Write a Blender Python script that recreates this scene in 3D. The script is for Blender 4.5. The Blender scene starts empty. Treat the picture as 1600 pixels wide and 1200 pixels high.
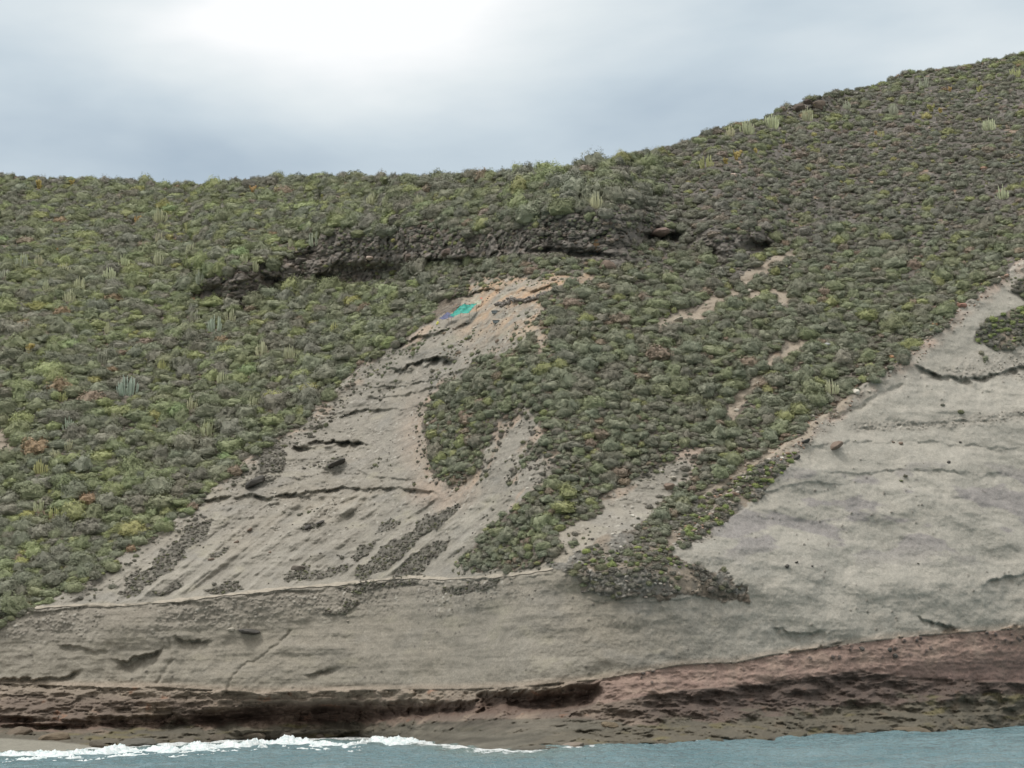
import bpy, math, random
import numpy as np
from mathutils import Vector, Matrix
random.seed(7)
rng = np.random.default_rng(7)
sc = bpy.context.scene
COL = sc.collection

# ------------------------------------------------------------------ camera
F = 2600.0                       # focal length in survey units (1600 wide)
CAMZ = 5.0                       # standing on the deck of a boat
PITCH = math.radians(10.46); ROLL = math.radians(-1.2)
cam_d = bpy.data.cameras.new("camera"); cam = bpy.data.objects.new("camera", cam_d); COL.objects.link(cam)
RM = Matrix.Rotation(math.pi/2+PITCH, 3, 'X') @ Matrix.Rotation(ROLL, 3, 'Z')
cam.matrix_world = Matrix.Translation((0, 0, CAMZ)) @ RM.to_4x4()
cam_d.sensor_width = 36.0; cam_d.lens = 36.0*F/1600.0
cam_d.clip_start = 0.5; cam_d.clip_end = 6000
sc.camera = cam
sc.render.resolution_x = 1024; sc.render.resolution_y = 768
R = np.array(RM)

# ------------------------------------------------------------------ light
sc.render.engine = 'CYCLES'
sc.view_settings.view_transform = 'Standard'; sc.view_settings.look = 'None'
sc.view_settings.exposure = 0.0; sc.view_settings.gamma = 1.0
SUN_EL, SUN_AZ = 66.0, -118.0      # veiled sun, high on the left
world = bpy.data.worlds.new("World"); sc.world = world; world.use_nodes = True
wn = world.node_tree.nodes; wl = world.node_tree.links
wn.clear()
def node(nt, t, **k):
    n = nt.nodes.new(t)
    for a, v in k.items():
        if a.startswith('i_'): n.inputs[a[2:]].default_value = v
        else: setattr(n, a, v)
    return n
def L(nt, a, b): nt.links.new(a, b)
def mth(nt, op, a, b=None, c=None, clamp=False):
    n = nt.nodes.new('ShaderNodeMath'); n.operation = op; n.use_clamp = clamp
    for i, v in enumerate((a, b, c)):
        if v is None: continue
        if isinstance(v, (int, float)): n.inputs[i].default_value = v
        else: nt.links.new(v, n.inputs[i])
    return n.outputs[0]
def mixc(nt, f, a, b, mode='MIX'):
    n = nt.nodes.new('ShaderNodeMix'); n.data_type = 'RGBA'; n.blend_type = mode
    if isinstance(f, (int, float)): n.inputs[0].default_value = f
    else: nt.links.new(f, n.inputs[0])
    for i, v in ((6, a), (7, b)):
        if isinstance(v, tuple): n.inputs[i].default_value = (*v[:3], 1)
        else: nt.links.new(v, n.inputs[i])
    return n.outputs[2]
def ramp(nt, fac, stops, interp='LINEAR'):
    n = nt.nodes.new('ShaderNodeValToRGB'); n.color_ramp.interpolation = interp
    e = n.color_ramp.elements
    while len(e) < len(stops): e.new(0.5)
    for i, (p, c) in enumerate(stops):
        e[i].position = p; e[i].color = (*c[:3], 1) if isinstance(c, tuple) else (c, c, c, 1)
    nt.links.new(fac, n.inputs[0]); return n.outputs[0]
nt = world.node_tree
sky = node(nt, 'ShaderNodeTexSky', sky_type='NISHITA', sun_disc=False)
sky.sun_elevation = math.radians(SUN_EL); sky.sun_rotation = math.radians(SUN_AZ)
tc = node(nt, 'ShaderNodeTexCoord')
sep = node(nt, 'ShaderNodeSeparateXYZ'); L(nt, tc.outputs['Generated'], sep.inputs[0])
el = mth(nt, 'ARCSINE', sep.outputs[2]); az = mth(nt, 'ARCTAN2', sep.outputs[0], sep.outputs[1])
cmb = node(nt, 'ShaderNodeCombineXYZ')
L(nt, az, cmb.inputs[0]); L(nt, el, cmb.inputs[1])
mp = node(nt, 'ShaderNodeMapping'); mp.inputs['Scale'].default_value = (1.0, 2.8, 1); mp.inputs['Rotation'].default_value = (0, 0, math.radians(-6))
L(nt, cmb.outputs[0], mp.inputs[0])
no = node(nt, 'ShaderNodeTexNoise', i_Scale=3.4, i_Detail=5.0, i_Roughness=0.45, i_Distortion=0.3); L(nt, mp.outputs[0], no.inputs['Vector'])
no2 = node(nt, 'ShaderNodeTexNoise', i_Scale=11.0, i_Detail=4.0, i_Roughness=0.5); L(nt, mp.outputs[0], no2.inputs['Vector'])
def blob(a0, e0, sa, se):
    da = mth(nt, 'DIVIDE', mth(nt, 'SUBTRACT', az, math.radians(a0)), math.radians(sa))
    de = mth(nt, 'DIVIDE', mth(nt, 'SUBTRACT', el, math.radians(e0)), math.radians(se))
    s = mth(nt, 'ADD', mth(nt, 'MULTIPLY', da, da), mth(nt, 'MULTIPLY', de, de))
    return mth(nt, 'EXPONENT', mth(nt, 'MULTIPLY', s, -1.0))
# thin bright gap where the veiled sun shines through, brighter overcast overhead, dull band near the ridge
br = blob(-6.0, 24.0, 7.5, 4.6)
br2 = blob(0.0, 26.5, 10.0, 3.5)
v = mth(nt, 'ADD', mth(nt, 'MULTIPLY', br, 0.60), mth(nt, 'MULTIPLY', br2, 0.26))
v = mth(nt, 'ADD', v, mth(nt, 'MULTIPLY', mth(nt, 'SUBTRACT', no.outputs[0], 0.5), 0.85))
v = mth(nt, 'ADD', v, mth(nt, 'MULTIPLY', mth(nt, 'SUBTRACT', no2.outputs[0], 0.5), 0.26))
v = mth(nt, 'SUBTRACT', v, mth(nt, 'MULTIPLY', blob(-15.0, 24.4, 5.0, 1.3), 0.24))
v = mth(nt, 'SUBTRACT', v, mth(nt, 'MULTIPLY', blob(9.0, 19.8, 5.0, 1.3), 0.12))
v = mth(nt, 'SUBTRACT', v, mth(nt, 'MULTIPLY', blob(-9.0, 18.0, 10.0, 1.5), 0.24))
v = mth(nt, 'ADD', v, mth(nt, 'MULTIPLY', mth(nt, 'MINIMUM', mth(nt, 'MAXIMUM', mth(nt, 'SUBTRACT', el, 0.33), 0.0), 0.5), 1.4))
v = mth(nt, 'ADD', v, 0.46)
cl0 = ramp(nt, v, [(0.0, (.30, .39, .49)), (0.25, (.44, .535, .625)), (0.5, (.62, .71, .77)), (0.75, (.82, .88, .90)), (1.0, (1.05, 1.06, 1.06))])
cl = mixc(nt, mth(nt, 'MULTIPLY', sep.outputs[1], -2.0, clamp=True), cl0, (.80, .77, .72))
skyd = node(nt, 'ShaderNodeMix', data_type='RGBA'); skyd.inputs[0].default_value = 0.93
skm = mixc(nt, 1.0, sky.outputs[0], (0.1, 0.1, 0.1), 'MULTIPLY')
L(nt, skm, skyd.inputs[6]); L(nt, cl, skyd.inputs[7])
# overcast dome is brighter high up
up = mth(nt, 'ADD', mth(nt, 'MULTIPLY', mth(nt, 'MAXIMUM', mth(nt, 'SUBTRACT', el, 0.48), 0.0), 0.9), 1.0)
bg = node(nt, 'ShaderNodeBackground'); L(nt, skyd.outputs[2], bg.inputs[0]); L(nt, up, bg.inputs[1])
wo = node(nt, 'ShaderNodeOutputWorld'); L(nt, bg.outputs[0], wo.inputs[0])
sd = bpy.data.lights.new("sun", 'SUN'); sd.energy = 2.0; sd.angle = math.radians(15); sd.color = (1, .96, .9)
sun = bpy.data.objects.new("sun", sd); COL.objects.link(sun)
se, sa = math.radians(SUN_EL), math.radians(SUN_AZ)
sdir = Vector((math.sin(sa)*math.cos(se), math.cos(sa)*math.cos(se), math.sin(se)))
sun.rotation_euler = sdir.to_track_quat('Z', 'Y').to_euler()

# ------------------------------------------------------------------ helpers
def ray(px, py):
    px = np.asarray(px, float); py = np.asarray(py, float)
    a, b, c = (px-800)/F, (600-py)/F, -1.0
    x = R[0,0]*a+R[0,1]*b+R[0,2]*c; y = R[1,0]*a+R[1,1]*b+R[1,2]*c; z = R[2,0]*a+R[2,1]*b+R[2,2]*c
    return x/y, z/y
_perm = {}
def perlin(P, seed=0):
    if seed not in _perm:
        r = np.random.default_rng(1000+seed); p = r.permutation(256)
        g = r.normal(size=(256, 3)); g /= np.linalg.norm(g, axis=1)[:, None]
        _perm[seed] = (np.concatenate([p, p]).astype(np.int32), g.astype(np.float32))
    p, g = _perm[seed]
    P = np.asarray(P, np.float32)
    i = np.floor(P).astype(np.int32); f = P-i; i &= 255
    u = f*f*f*(f*(f*6-15)+10)
    out = 0
    for dx in (0, 1):
        wx = u[:, 0] if dx else 1-u[:, 0]
        a = p[(i[:, 0]+dx) & 255]
        for dy in (0, 1):
            wy = u[:, 1] if dy else 1-u[:, 1]
            b = p[(a+i[:, 1]+dy) & 255]
            for dz in (0, 1):
                wz = u[:, 2] if dz else 1-u[:, 2]
                gg = g[p[(b+i[:, 2]+dz) & 255]]
                d = gg[:, 0]*(f[:, 0]-dx)+gg[:, 1]*(f[:, 1]-dy)+gg[:, 2]*(f[:, 2]-dz)
                out = out+wx*wy*wz*d
    return out*1.6
def fbm(P, scale, octv=4, seed=0, gain=.5):
    P = np.asarray(P, np.float32)
    s = 0; a = 1; t = 0; q = P/np.float32(scale) if np.isscalar(scale) else P/np.asarray(scale, np.float32)
    for k in range(octv):
        s = s+a*perlin(q+17.3*k, seed+k); t += a; a *= gain; q = q*2.03
    return s/t
def ridged(P, scale, octv=4, seed=0):
    s = 0; a = 1; t = 0; q = np.asarray(P, np.float32)/np.asarray(scale, np.float32)
    for k in range(octv):
        s = s+a*(1-2*np.abs(perlin(q+9.1*k, seed+k))); t += a; a *= .5; q = q*2.1
    return s/t
def worley(P, scale, seed=0):
    q = np.asarray(P, np.float32)/np.asarray(scale, np.float32)
    i = np.floor(q).astype(np.int64); f1 = np.full(len(q), 9., np.float32); f2 = f1.copy(); idv = np.zeros(len(q), np.float32)
    for dx in (-1, 0, 1):
        for dy in (-1, 0, 1):
            for dz in (-1, 0, 1):
                c = i+np.array([dx, dy, dz])
                h = (c[:, 0]*73856093 ^ c[:, 1]*19349663 ^ c[:, 2]*83492791 ^ (seed*2654435761)) & 0xffffffff
                h = (h*1103515245+12345) & 0xffffffff; h ^= h >> 13; h = (h*1274126177) & 0xffffffff
                jx = (h & 1023)/1023.; jy = ((h >> 10) & 1023)/1023.; jz = ((h >> 20) & 1023)/1023.
                d = np.sqrt((c[:, 0]+jx-q[:, 0])**2+(c[:, 1]+jy-q[:, 1])**2+(c[:, 2]+jz-q[:, 2])**2).astype(np.float32)
                near = d < f1
                f2 = np.where(near, f1, np.minimum(f2, d)); f1 = np.where(near, d, f1)
                idv = np.where(near, ((h >> 7) & 4095)/4095., idv)
    return f1, f2, idv.astype(np.float32)
def sstep(a, b, x):
    t = np.clip((x-a)/(b-a), 0, 1); return t*t*(3-2*t)
def poly_sdf(px, py, poly):
    """signed distance, positive inside"""
    poly = np.array(poly, float); n = len(poly)
    d = np.full(px.shape, 1e9); ins = np.zeros(px.shape, bool)
    for k in range(n):
        x0, y0 = poly[k]; x1, y1 = poly[(k+1) % n]
        ex, ey = x1-x0, y1-y0; L2 = ex*ex+ey*ey+1e-9
        t = np.clip(((px-x0)*ex+(py-y0)*ey)/L2, 0, 1)
        d = np.minimum(d, (px-x0-t*ex)**2+(py-y0-t*ey)**2)
        cnd = (y0 > py) != (y1 > py)
        xi = x0+(py-y0)*ex/(ey if abs(ey) > 1e-9 else 1e-9)
        ins ^= cnd & (px < xi)
    d = np.sqrt(d); return np.where(ins, d, -d)
def line_dist(px, py, pts):
    pts = np.array(pts, float); d = np.full(px.shape, 1e9)
    for k in range(len(pts)-1):
        x0, y0 = pts[k]; x1, y1 = pts[k+1]; ex, ey = x1-x0, y1-y0
        t = np.clip(((px-x0)*ex+(py-y0)*ey)/(ex*ex+ey*ey), 0, 1)
        d = np.minimum(d, (px-x0-t*ex)**2+(py-y0-t*ey)**2)
    return np.sqrt(d)
def boxblur(A, n, axis, it=2):
    for _ in range(it):
        pad = [(0, 0)]*A.ndim; pad[axis] = (n+1, n)
        c = np.cumsum(np.pad(A, pad, mode='edge'), axis=axis)
        k = 2*n+1
        A = (np.take(c, range(k, c.shape[axis]), axis=axis)-np.take(c, range(0, c.shape[axis]-k), axis=axis))/k
    return A
def mesh_np(name, V, Fc, mats=(), mi=None, smooth=True):
    me = bpy.data.meshes.new(name)
    V = np.ascontiguousarray(V, np.float32); Fc = np.ascontiguousarray(Fc, np.int32); n, k = Fc.shape
    me.vertices.add(len(V)); me.vertices.foreach_set('co', V.ravel())
    me.loops.add(n*k); me.loops.foreach_set('vertex_index', Fc.ravel())
    me.polygons.add(n); me.polygons.foreach_set('loop_start', np.arange(0, n*k, k, dtype=np.int32))
    me.update(calc_edges=True)
    me.polygons.foreach_set('use_smooth', np.full(n, smooth))
    for m in mats: me.materials.append(m)
    if mi is not None: me.polygons.foreach_set('material_index', np.ascontiguousarray(mi, np.int32))
    return me
def grid_faces(nu, nv):
    a = np.arange(nu*nv).reshape(nu, nv)
    return np.stack([a[:-1, :-1], a[1:, :-1], a[1:, 1:], a[:-1, 1:]], -1).reshape(-1, 4)
def tag(o, label=None, cat=None, group=None, kind=None):
    if label: o['label'] = label
    if cat: o['category'] = cat
    if group: o['group'] = group
    if kind: o['kind'] = kind
    return o
def link(name, me, parent=None, loc=None, rot=None, scale=None):
    o = bpy.data.objects.new(name, me); COL.objects.link(o)
    if parent: o.parent = parent
    if loc is not None: o.location = loc
    if rot is not None: o.rotation_euler = rot
    if scale is not None: o.scale = scale
    return o

# ------------------------------------------------------------------ survey of the hillside
SKY = [(-700, 300), (0, 279), (60, 281), (130, 282), (200, 286), (270, 289), (330, 289), (380, 285), (430, 281), (500, 278), (560, 280), (620, 281), (700, 281),
       (760, 277), (820, 270), (880, 265), (940, 256), (1000, 243), (1060, 230), (1100, 213), (1140, 199), (1200, 186), (1215, 174), (1240, 164), (1270, 154), (1330, 143),
       (1380, 131), (1420, 115), (1500, 107), (1560, 93), (1600, 86), (1700, 76), (2300, 40)]
WAT = [(-700, 1190), (-300, 1186), (0, 1181), (110, 1176), (200, 1170), (400, 1159), (560, 1155), (640, 1160), (700, 1168), (760, 1175), (830, 1176), (960, 1166), (1100, 1163),
       (1300, 1152), (1450, 1147), (1600, 1138), (1900, 1122), (2300, 1100)]
RED = [(-700, 1052), (0, 1068), (120, 1073), (250, 1074), (400, 1083), (560, 1079), (740, 1077), (800, 1074), (930, 1063), (1060, 1040), (1100, 1037), (1150, 1036), (1200, 1025),
       (1330, 1006), (1430, 994), (1600, 982), (1900, 962), (2300, 940)]
PATH = [(-700, 990), (0, 957), (40, 952), (120, 947), (200, 947), (300, 937), (380, 928), (440, 921), (520, 915), (590, 908), (640, 903), (700, 906), (760, 903), (830, 896), (880, 888),
        (960, 900), (1060, 905), (1160, 912), (1230, 918), (1330, 925), (1500, 900), (1600, 885), (2300, 860)]
def pl(line, x):
    l = np.array(line, float); return np.interp(x, l[:, 0], l[:, 1])

pxs = np.concatenate([np.arange(-640, -48, 8.), np.arange(-48, 1650, 1.55), np.arange(1652, 2240, 8.)])
NR = 720
NC = len(pxs)
vv = np.linspace(0, 1, NR)
w_ = pl(WAT, pxs); s_ = pl(SKY, pxs)
PX = np.repeat(pxs[:, None], NR, 1); PY = w_[:, None]+(s_-w_)[:, None]*vv[None]
px, py = PX.ravel(), PY.ravel()
# low-cost warp so that traced outlines get natural ragged edges
P2 = np.stack([px, py, np.zeros_like(px)], 1)
n1 = fbm(P2, 26, 4, 5, .6); n2 = fbm(P2+300, 26, 4, 9, .6)
n0 = fbm(P2+900, 90, 3, 12)
wx, wy = px+n1*19+n0*14, py+n2*16+n0*10

CREST = [(712, 478), (690, 492), (640, 530), (605, 545), (575, 565), (540, 600), (505, 625), (470, 655), (430, 685), (400, 708), (360, 742), (300, 788), (270, 818), (220, 850), (180, 880),
         (130, 912), (90, 935), (40, 960), (0, 975), (-60, 990), (-700, 1020)]
LEFT = [(-700, 200), (560, 260), (640, 380), (700, 440)]+CREST
SPUR = [(2300, 300), (1700, 375), (1600, 408), (1570, 430), (1530, 455), (1490, 490), (1450, 530), (1400, 567), (1350, 602), (1310, 637), (1260, 668), (1220, 702), (1180, 735), (1120, 790),
        (1075, 838), (1050, 855)]
SPURFACE = SPUR+[(1075, 880), (1165, 916), (1170, 935), (1170, 1000), (1200, 1023), (2300, 900)]
RIDGE = [(735, 447), (790, 433), (870, 434), (925, 425), (938, 431), (862, 447), (850, 475), (838, 500), (852, 520), (868, 545), (850, 552), (825, 520), (805, 552), (762, 556), (745, 562), (722, 590), (690, 600),
         (668, 640), (665, 690), (670, 735), (700, 755), (745, 742), (762, 705), (792, 665), (820, 640), (836, 656), (836, 682), (812, 722), (798, 742), (832, 722), (868, 706), (862, 742), (802, 792),
         (770, 815), (740, 850), (712, 885), (765, 902), (815, 893), (878, 860), (880, 836), (935, 798), (960, 770), (1010, 735), (1062, 710), (1100, 700), (1060, 755), (1030, 790), (990, 825), (925, 835), (905, 860),
         (860, 890), (905, 905), (905, 935), (1000, 940), (1165, 940), (1215, 965), (1235, 1010), (1260, 1200), (-700, 1200), (-700, 1020)]+CREST[::-1][1:]
STRIPS = [  # dark vegetated / rubbly strips on the bare tuff
    [(550, 905), (565, 885), (610, 850), (660, 815), (700, 788), (722, 785), (705, 808), (660, 838), (640, 860), (600, 893), (575, 905)],
    [(600, 905), (640, 870), (680, 845), (708, 838), (695, 858), (665, 885), (655, 898), (620, 905)],
    [(185, 930), (200, 905), (235, 885), (250, 862), (285, 835), (300, 815), (337, 812), (318, 838), (290, 862), (278, 885), (262, 898), (230, 915), (210, 932)],
    [(380, 757), (382, 748), (402, 742), (437, 741), (432, 750), (405, 757)],
    [(398, 705), (440, 688), (450, 705), (440, 735), (400, 740), (405, 720)],
    [(445, 908), (455, 892), (480, 888), (510, 893), (545, 880), (545, 892), (505, 905)],
    [(320, 927), (345, 912), (370, 905), (385, 918), (345, 930)], [(238, 925), (262, 915), (290, 912), (280, 922), (250, 930)],
    [(583, 835), (600, 818), (625, 812), (622, 822), (600, 832)], [(545, 872), (575, 852), (590, 845), (580, 858), (555, 876)],
    [(470, 825), (485, 818), (508, 814), (505, 820), (480, 832)], [(505, 732), (520, 720), (542, 712), (535, 722), (518, 732)],
    [(325, 875), (345, 858), (358, 852), (345, 868), (330, 878)], [(530, 920), (570, 905), (590, 910), (660, 905), (650, 916), (600, 918), (560, 928)],
    [(680, 925), (720, 912), (780, 905), (775, 915), (720, 930)], [(500, 955), (545, 940), (560, 945), (540, 960), (515, 962)],
]
LAVA = [(296, 470), (320, 440), (350, 428), (430, 415), (450, 402), (490, 380), (540, 368), (600, 364), (660, 356), (700, 362), (760, 366), (790, 352), (840, 340), (900, 332), (945, 332), (985, 344),
        (1065, 362), (1060, 376), (1000, 378), (985, 392), (975, 415), (930, 412), (900, 408), (830, 402), (790, 404), (740, 412), (690, 420), (660, 418), (610, 436), (560, 452), (525, 456), (505, 445), (440, 452),
        (395, 470), (375, 482), (340, 478)]
LAVA2 = [(1085, 372), (1130, 366), (1180, 364), (1215, 372), (1205, 392), (1170, 398), (1120, 402), (1090, 392)]
LAVA3 = [(1218, 176), (1235, 160), (1275, 150), (1300, 150), (1292, 172), (1245, 180)]
GREENS = [(850, 888), (880, 868), (915, 845), (960, 828), (1000, 826), (1040, 842), (1078, 880), (1168, 916), (1166, 934), (1120, 924), (1085, 930), (1000, 938), (940, 936), (905, 930), (900, 905)]
GREEN2 = [(1048, 854), (1036, 832), (1052, 806), (1092, 780), (1140, 754), (1180, 734), (1215, 712), (1240, 704), (1249, 713), (1185, 778), (1130, 815), (1070, 854)]
GREEN3 = [(1520, 532), (1540, 500), (1580, 485), (1700, 450), (1700, 530), (1600, 538), (1560, 548)]
GREEN4 = [(1575, 455), (1600, 430), (1660, 420), (1660, 455), (1600, 470)]
RSTREAM = [[(1028, 516), (1060, 497), (1100, 480), (1130, 462), (1160, 440), (1185, 420), (1240, 398)], [(1250, 540), (1228, 565), (1200, 590), (1165, 615), (1140, 645)], [(1130, 475), (1180, 462), (1215, 450), (1230, 470)],
           ]
BANK = [(1330, 622), (1300, 644), (1250, 674), (1215, 700), (1170, 730), (1125, 760), (1100, 778)]
SCAR = [(-60, 672), (5, 684), (14, 700)]
sL = poly_sdf(wx, wy, LEFT); sS = poly_sdf(wx, wy, SPURFACE); sR = poly_sdf(wx, wy, RIDGE)+4*sstep(720, 760, px)*sstep(1130, 1080, px)*sstep(600, 640, py)
sSsoft = poly_sdf(px, py, SPURFACE); sLsoft = poly_sdf(px, py, LEFT)
sLava = np.maximum(poly_sdf(wx+n2*10, wy+n1*16, LAVA)+n2*6, np.maximum(poly_sdf(wx, wy+n1*10, LAVA2), poly_sdf(wx, wy, LAVA3)))
sStrip = np.full(px.shape, -1e9)
for q in STRIPS: sStrip = np.maximum(sStrip, poly_sdf(px+n1*15, py+n2*13, q)+n2*6)
sG1 = np.maximum(poly_sdf(px+n1*22, py+n2*18, GREENS)-4+n2*10, poly_sdf(px+n1*12, py+n2*10, GREEN2))
sG3 = np.maximum(poly_sdf(px+n1*8, py+n2*8, GREEN3), poly_sdf(px+n1*8, py+n2*8, GREEN4))
pathY, redY, watY, skyY = pl(PATH, px), pl(RED, px), pl(WAT, px), pl(SKY, px)
dStream = np.full(px.shape, 1e9)
for q in RSTREAM: dStream = np.minimum(dStream, line_dist(wx, wy, q)-2.5+8*np.clip(fbm(P2+77, 30, 3, 14), -.2, 1))
dStream = np.minimum(dStream, line_dist(wx, wy, BANK)+1)
dStream = np.minimum(dStream, line_dist(wx, wy, SCAR)-8)
bare = np.maximum(sstep(-1.5, 1.5, sR), sstep(-1.5, 1.5, sS))
bare = np.maximum(bare, sstep(7, 3, dStream)*.9)
greens = np.maximum(sstep(-1.5, 1.5, sG1), sstep(-1.5, 1.5, sG3))
strip = sstep(-1.2, 1.2, sStrip)
lava = sstep(-2, 2, sLava)
base = sstep(-1, 1, py-redY)                      # below the red line
veg = np.clip((1-bare), 0, 1)*(1-base)*(1-lava)
belowpath = sstep(-3, 6, py-pathY)*(1-base)

# ---- steepness of each stretch of slope, then depth by walking up every column
th = np.full(px.shape, 42.0)
hfrac = np.clip((pathY-py)/(pathY-skyY), 0, 1)
th -= sstep(.35, 1, hfrac)*12
th = np.where(sLsoft > 0, 41-15*sstep(.2, 1, hfrac), th)
th += 4*sstep(.7, .2, hfrac)*sstep(600, 1000, px)
th += 30*belowpath*sstep(1250, 1000, px)+ 24*belowpath*sstep(1000, 1250, px)
th = np.where((sSsoft > 0) & (py < pathY), 55, th)
th = np.where((py < pathY+2) & (py > pathY-7) & (px < 850), 22, th)
th = np.where(sLava > 0, 80, th)
lvtop = sstep(0, 14, sLava)
th = np.where((sR > 0) & (px > 480) & (px < 720) & (py < 640) & (py > 520), 50, th)
th = th.reshape(NC, NR)
th = boxblur(boxblur(th, 4, 1), 9, 0)
rx, rz = ray(px, py); RX = rx.reshape(NC, NR); RZ = rz.reshape(NC, NR)
Ycl = np.interp(pxs, [-700, 0, 300, 560, 700, 820, 1000, 1300, 1600, 2300], [205, 188, 190, 190, 177, 163, 161, 172, 184, 200])
Ycl = boxblur(Ycl[:, None], 22, 0)[:, 0]; Yw = -CAMZ/RZ[:, 0]
redv = (w_-pl(RED, pxs))/(w_-s_)
Y = np.zeros((NC, NR))
m = np.tan(np.radians(th))
started = np.zeros(NC, bool)
Yc = Ycl.copy()
for j in range(NR):
    f = np.clip(vv[j]/redv, 0, 1)
    prof = np.interp(f, [0, .25, .5, .8, 1.0], [0, .55, .8, .92, 1.0])
    Yb = Yw+(Ycl+.3-Yw)*prof
    if j: 
        z0 = CAMZ+Yc*RZ[:, j-1]
        Ynew = (z0-m[:, j]*Yc-CAMZ)/(RZ[:, j]-m[:, j])
        Yc = np.where(vv[j] > redv, Ynew, Ycl)
    Y[:, j] = np.where(vv[j] > redv, Yc, Yb)
Y = np.where(vv[None] > redv[:, None]+.01, boxblur(Y, 6, 0), Y)
y = Y.ravel()
# ---- folds of the land: gully behind the tuff ridge, hollow between the ridge and the right spur
y = y+np.where(sLsoft > 0, 1.0*sstep(0, 6, sLsoft)+7*(1-np.exp(-np.maximum(sLsoft, 0)/110)), 0)*(1-base)*sstep(0, 60, pathY+40-py)
midm = (sSsoft < 0) & (px > 850) & (py < 870)
y = y+np.where(midm, .8*sstep(0, 5, -sSsoft)+3.5*(1-np.exp(-np.maximum(-sSsoft, 0)/90)), 0)*sstep(0, 80, 870-py)*sstep(820, 1000, px)
P = np.stack([y*rx, y, CAMZ+y*rz], 1)
edgefade = sstep(0, 14, skyY+14-py+14) if False else 1.0
y = y+fbm(P, 16, 3, 21)*1.8*(1-base)*sstep(0, 120, redY-py)
y = y+fbm(P, (5, 5, 3), 3, 25)*.5*(1-base)
# smooth wavy tuff faces, weathered in long horizontal beds
tuff = bare*(1-greens)*(1-strip)*(1-base)
bed = fbm(P*np.array([1, 1, 1]), (14, 14, 1.1), 4, 31)
y = y+tuff*(bed*(.10+.16*sstep(1100, 700, px))+fbm(P, 7.0, 3, 32)*.55+fbm(P, 3.0, 4, 33)*.30*(.4+.6*sstep(900, 300, px))+fbm(P, .7, 3, 35)*.12)
y = y+tuff*sstep(40, -20, sSsoft)*sstep(0, 40, pathY-py)*(fbm(P, (4.5, 4.5, 1.8), 4, 38)*.65+ridged(P, (7, 7, 1.5), 3, 39)*.18)
du = (px*.78-py*.62); dv = (px*.62+py*.78)
DG = np.stack([du/150., dv/17., px*0], 1)
diag = fbm(DG, 1.0, 4, 211); dmask = tuff*sstep(765, 800, py)*sstep(0, 12, pathY-py)*sstep(900, 860, px)
y = y+dmask*diag*1.15
undn = .6+1.0*fbm(P, 2.2, 3, 37)
# undercut beds: (trace, depth in m, fade in survey units)
UND = [([(290, 790), (350, 773), (420, 776), (480, 768), (560, 762), (650, 766), (690, 772)], .95, 26), ([(450, 702), (500, 689), (560, 690), (585, 696)], 1.5, 20),
       ([(605, 578), (640, 570), (690, 555), (718, 563)], 1.7, 17), ([(555, 606), (640, 601), (690, 590), (735, 574)], .5, 7),
       ([(-640, 985), (0, 960), (120, 951), (300, 941), (440, 925), (590, 912), (700, 909), (830, 900), (880, 892)], .35, 9),
       ([(-60, 1058), (0, 1059), (60, 1061), (110, 1053), (130, 1046)], .8, 9), ([(85, 1006), (130, 1012), (172, 1018)], .5, 8), ([(170, 1030), (200, 1031), (230, 1022), (262, 1010)], 1.0, 22),
       ([(268, 995), (300, 999), (335, 1000)], .8, 22), ([(1425, 573), (1470, 584), (1500, 592), (1560, 583), (1600, 572), (1700, 560)], 1.3, 18), ([(1330, 668), (1450, 662), (1600, 646), (1700, 640)], .3, 12),
       ([(1428, 962), (1462, 975), (1502, 980)], 1.3, 14), ([(1288, 1010), (1310, 1003), (1326, 1006)], 1.2, 5), ([(1200, 982), (1250, 990), (1310, 986)], .8, 22),
       ([(1530, 912), (1560, 905), (1600, 895), (1700, 890)], .8, 22), ([(905, 935), (1000, 940), (1100, 930), (1168, 936)], .35, 25), ([(470, 1056), (500, 1048), (528, 1045)], .5, 9),
       ([(1035, 771), (1060, 767), (1085, 758)], .9, 9), ([(1140, 795), (1180, 782), (1240, 716)], .0, 9), ([(1250, 700), (1330, 690), (1430, 688), (1600, 700)], .25, 14),
       ([(700, 790), (760, 782), (830, 786)], .25, 9), ([(640, 640), (560, 640), (520, 655)], .6, 10), ([(440, 748), (520, 738), (600, 742), (660, 752)], .35, 10), ([(690, 470), (760, 452), (830, 452), (880, 440)], 1.0, 12), ([(610, 548), (650, 528), (700, 512), (740, 505)], 1.0, 12), ([(560, 625), (640, 615), (700, 606)], .5, 7), ([(1290, 742), (1400, 735), (1600, 742)], .3, 22), ([(1180, 770), (1260, 752), (1330, 756)], .3, 20)]
undm = np.zeros(px.shape)
for tr, d, w in UND:
    tr = np.array(tr, float); o = np.argsort(tr[:, 0]); tr = tr[o]
    ly = np.interp(px, tr[:, 0], tr[:, 1])+n2*9+n1*5; s = py-ly
    fx = sstep(tr[0, 0]-2, tr[0, 0]+22, px)*sstep(tr[-1, 0]+2, tr[-1, 0]-22, px)
    a = d*1.5*np.clip(undn, .05, 1.2)*fx*sstep(-1.5, 2.5, s)*(1+.5*sstep(900, 700, px))*np.exp(-np.maximum(s, 0)/w); y = y+a
    undm = np.maximum(undm, a)
for cr, d, w in [([(262, 1000), (268, 1030), (258, 1048), (245, 1066)], .28, 2.4), ([(452, 988), (430, 1008), (400, 1028), (375, 1045), (360, 1062), (356, 1082)], .28, 2.2),
                 ([(483, 758), (484, 775), (486, 792)], .3, 4), ([(1300, 655), (1340, 640), (1410, 600)], .5, 5)]:
    y = y+d*np.clip(undn+.3, .2, 1)*np.exp(-(line_dist(px+n1*9, py+n2*9, cr)/w)**2)
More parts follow.
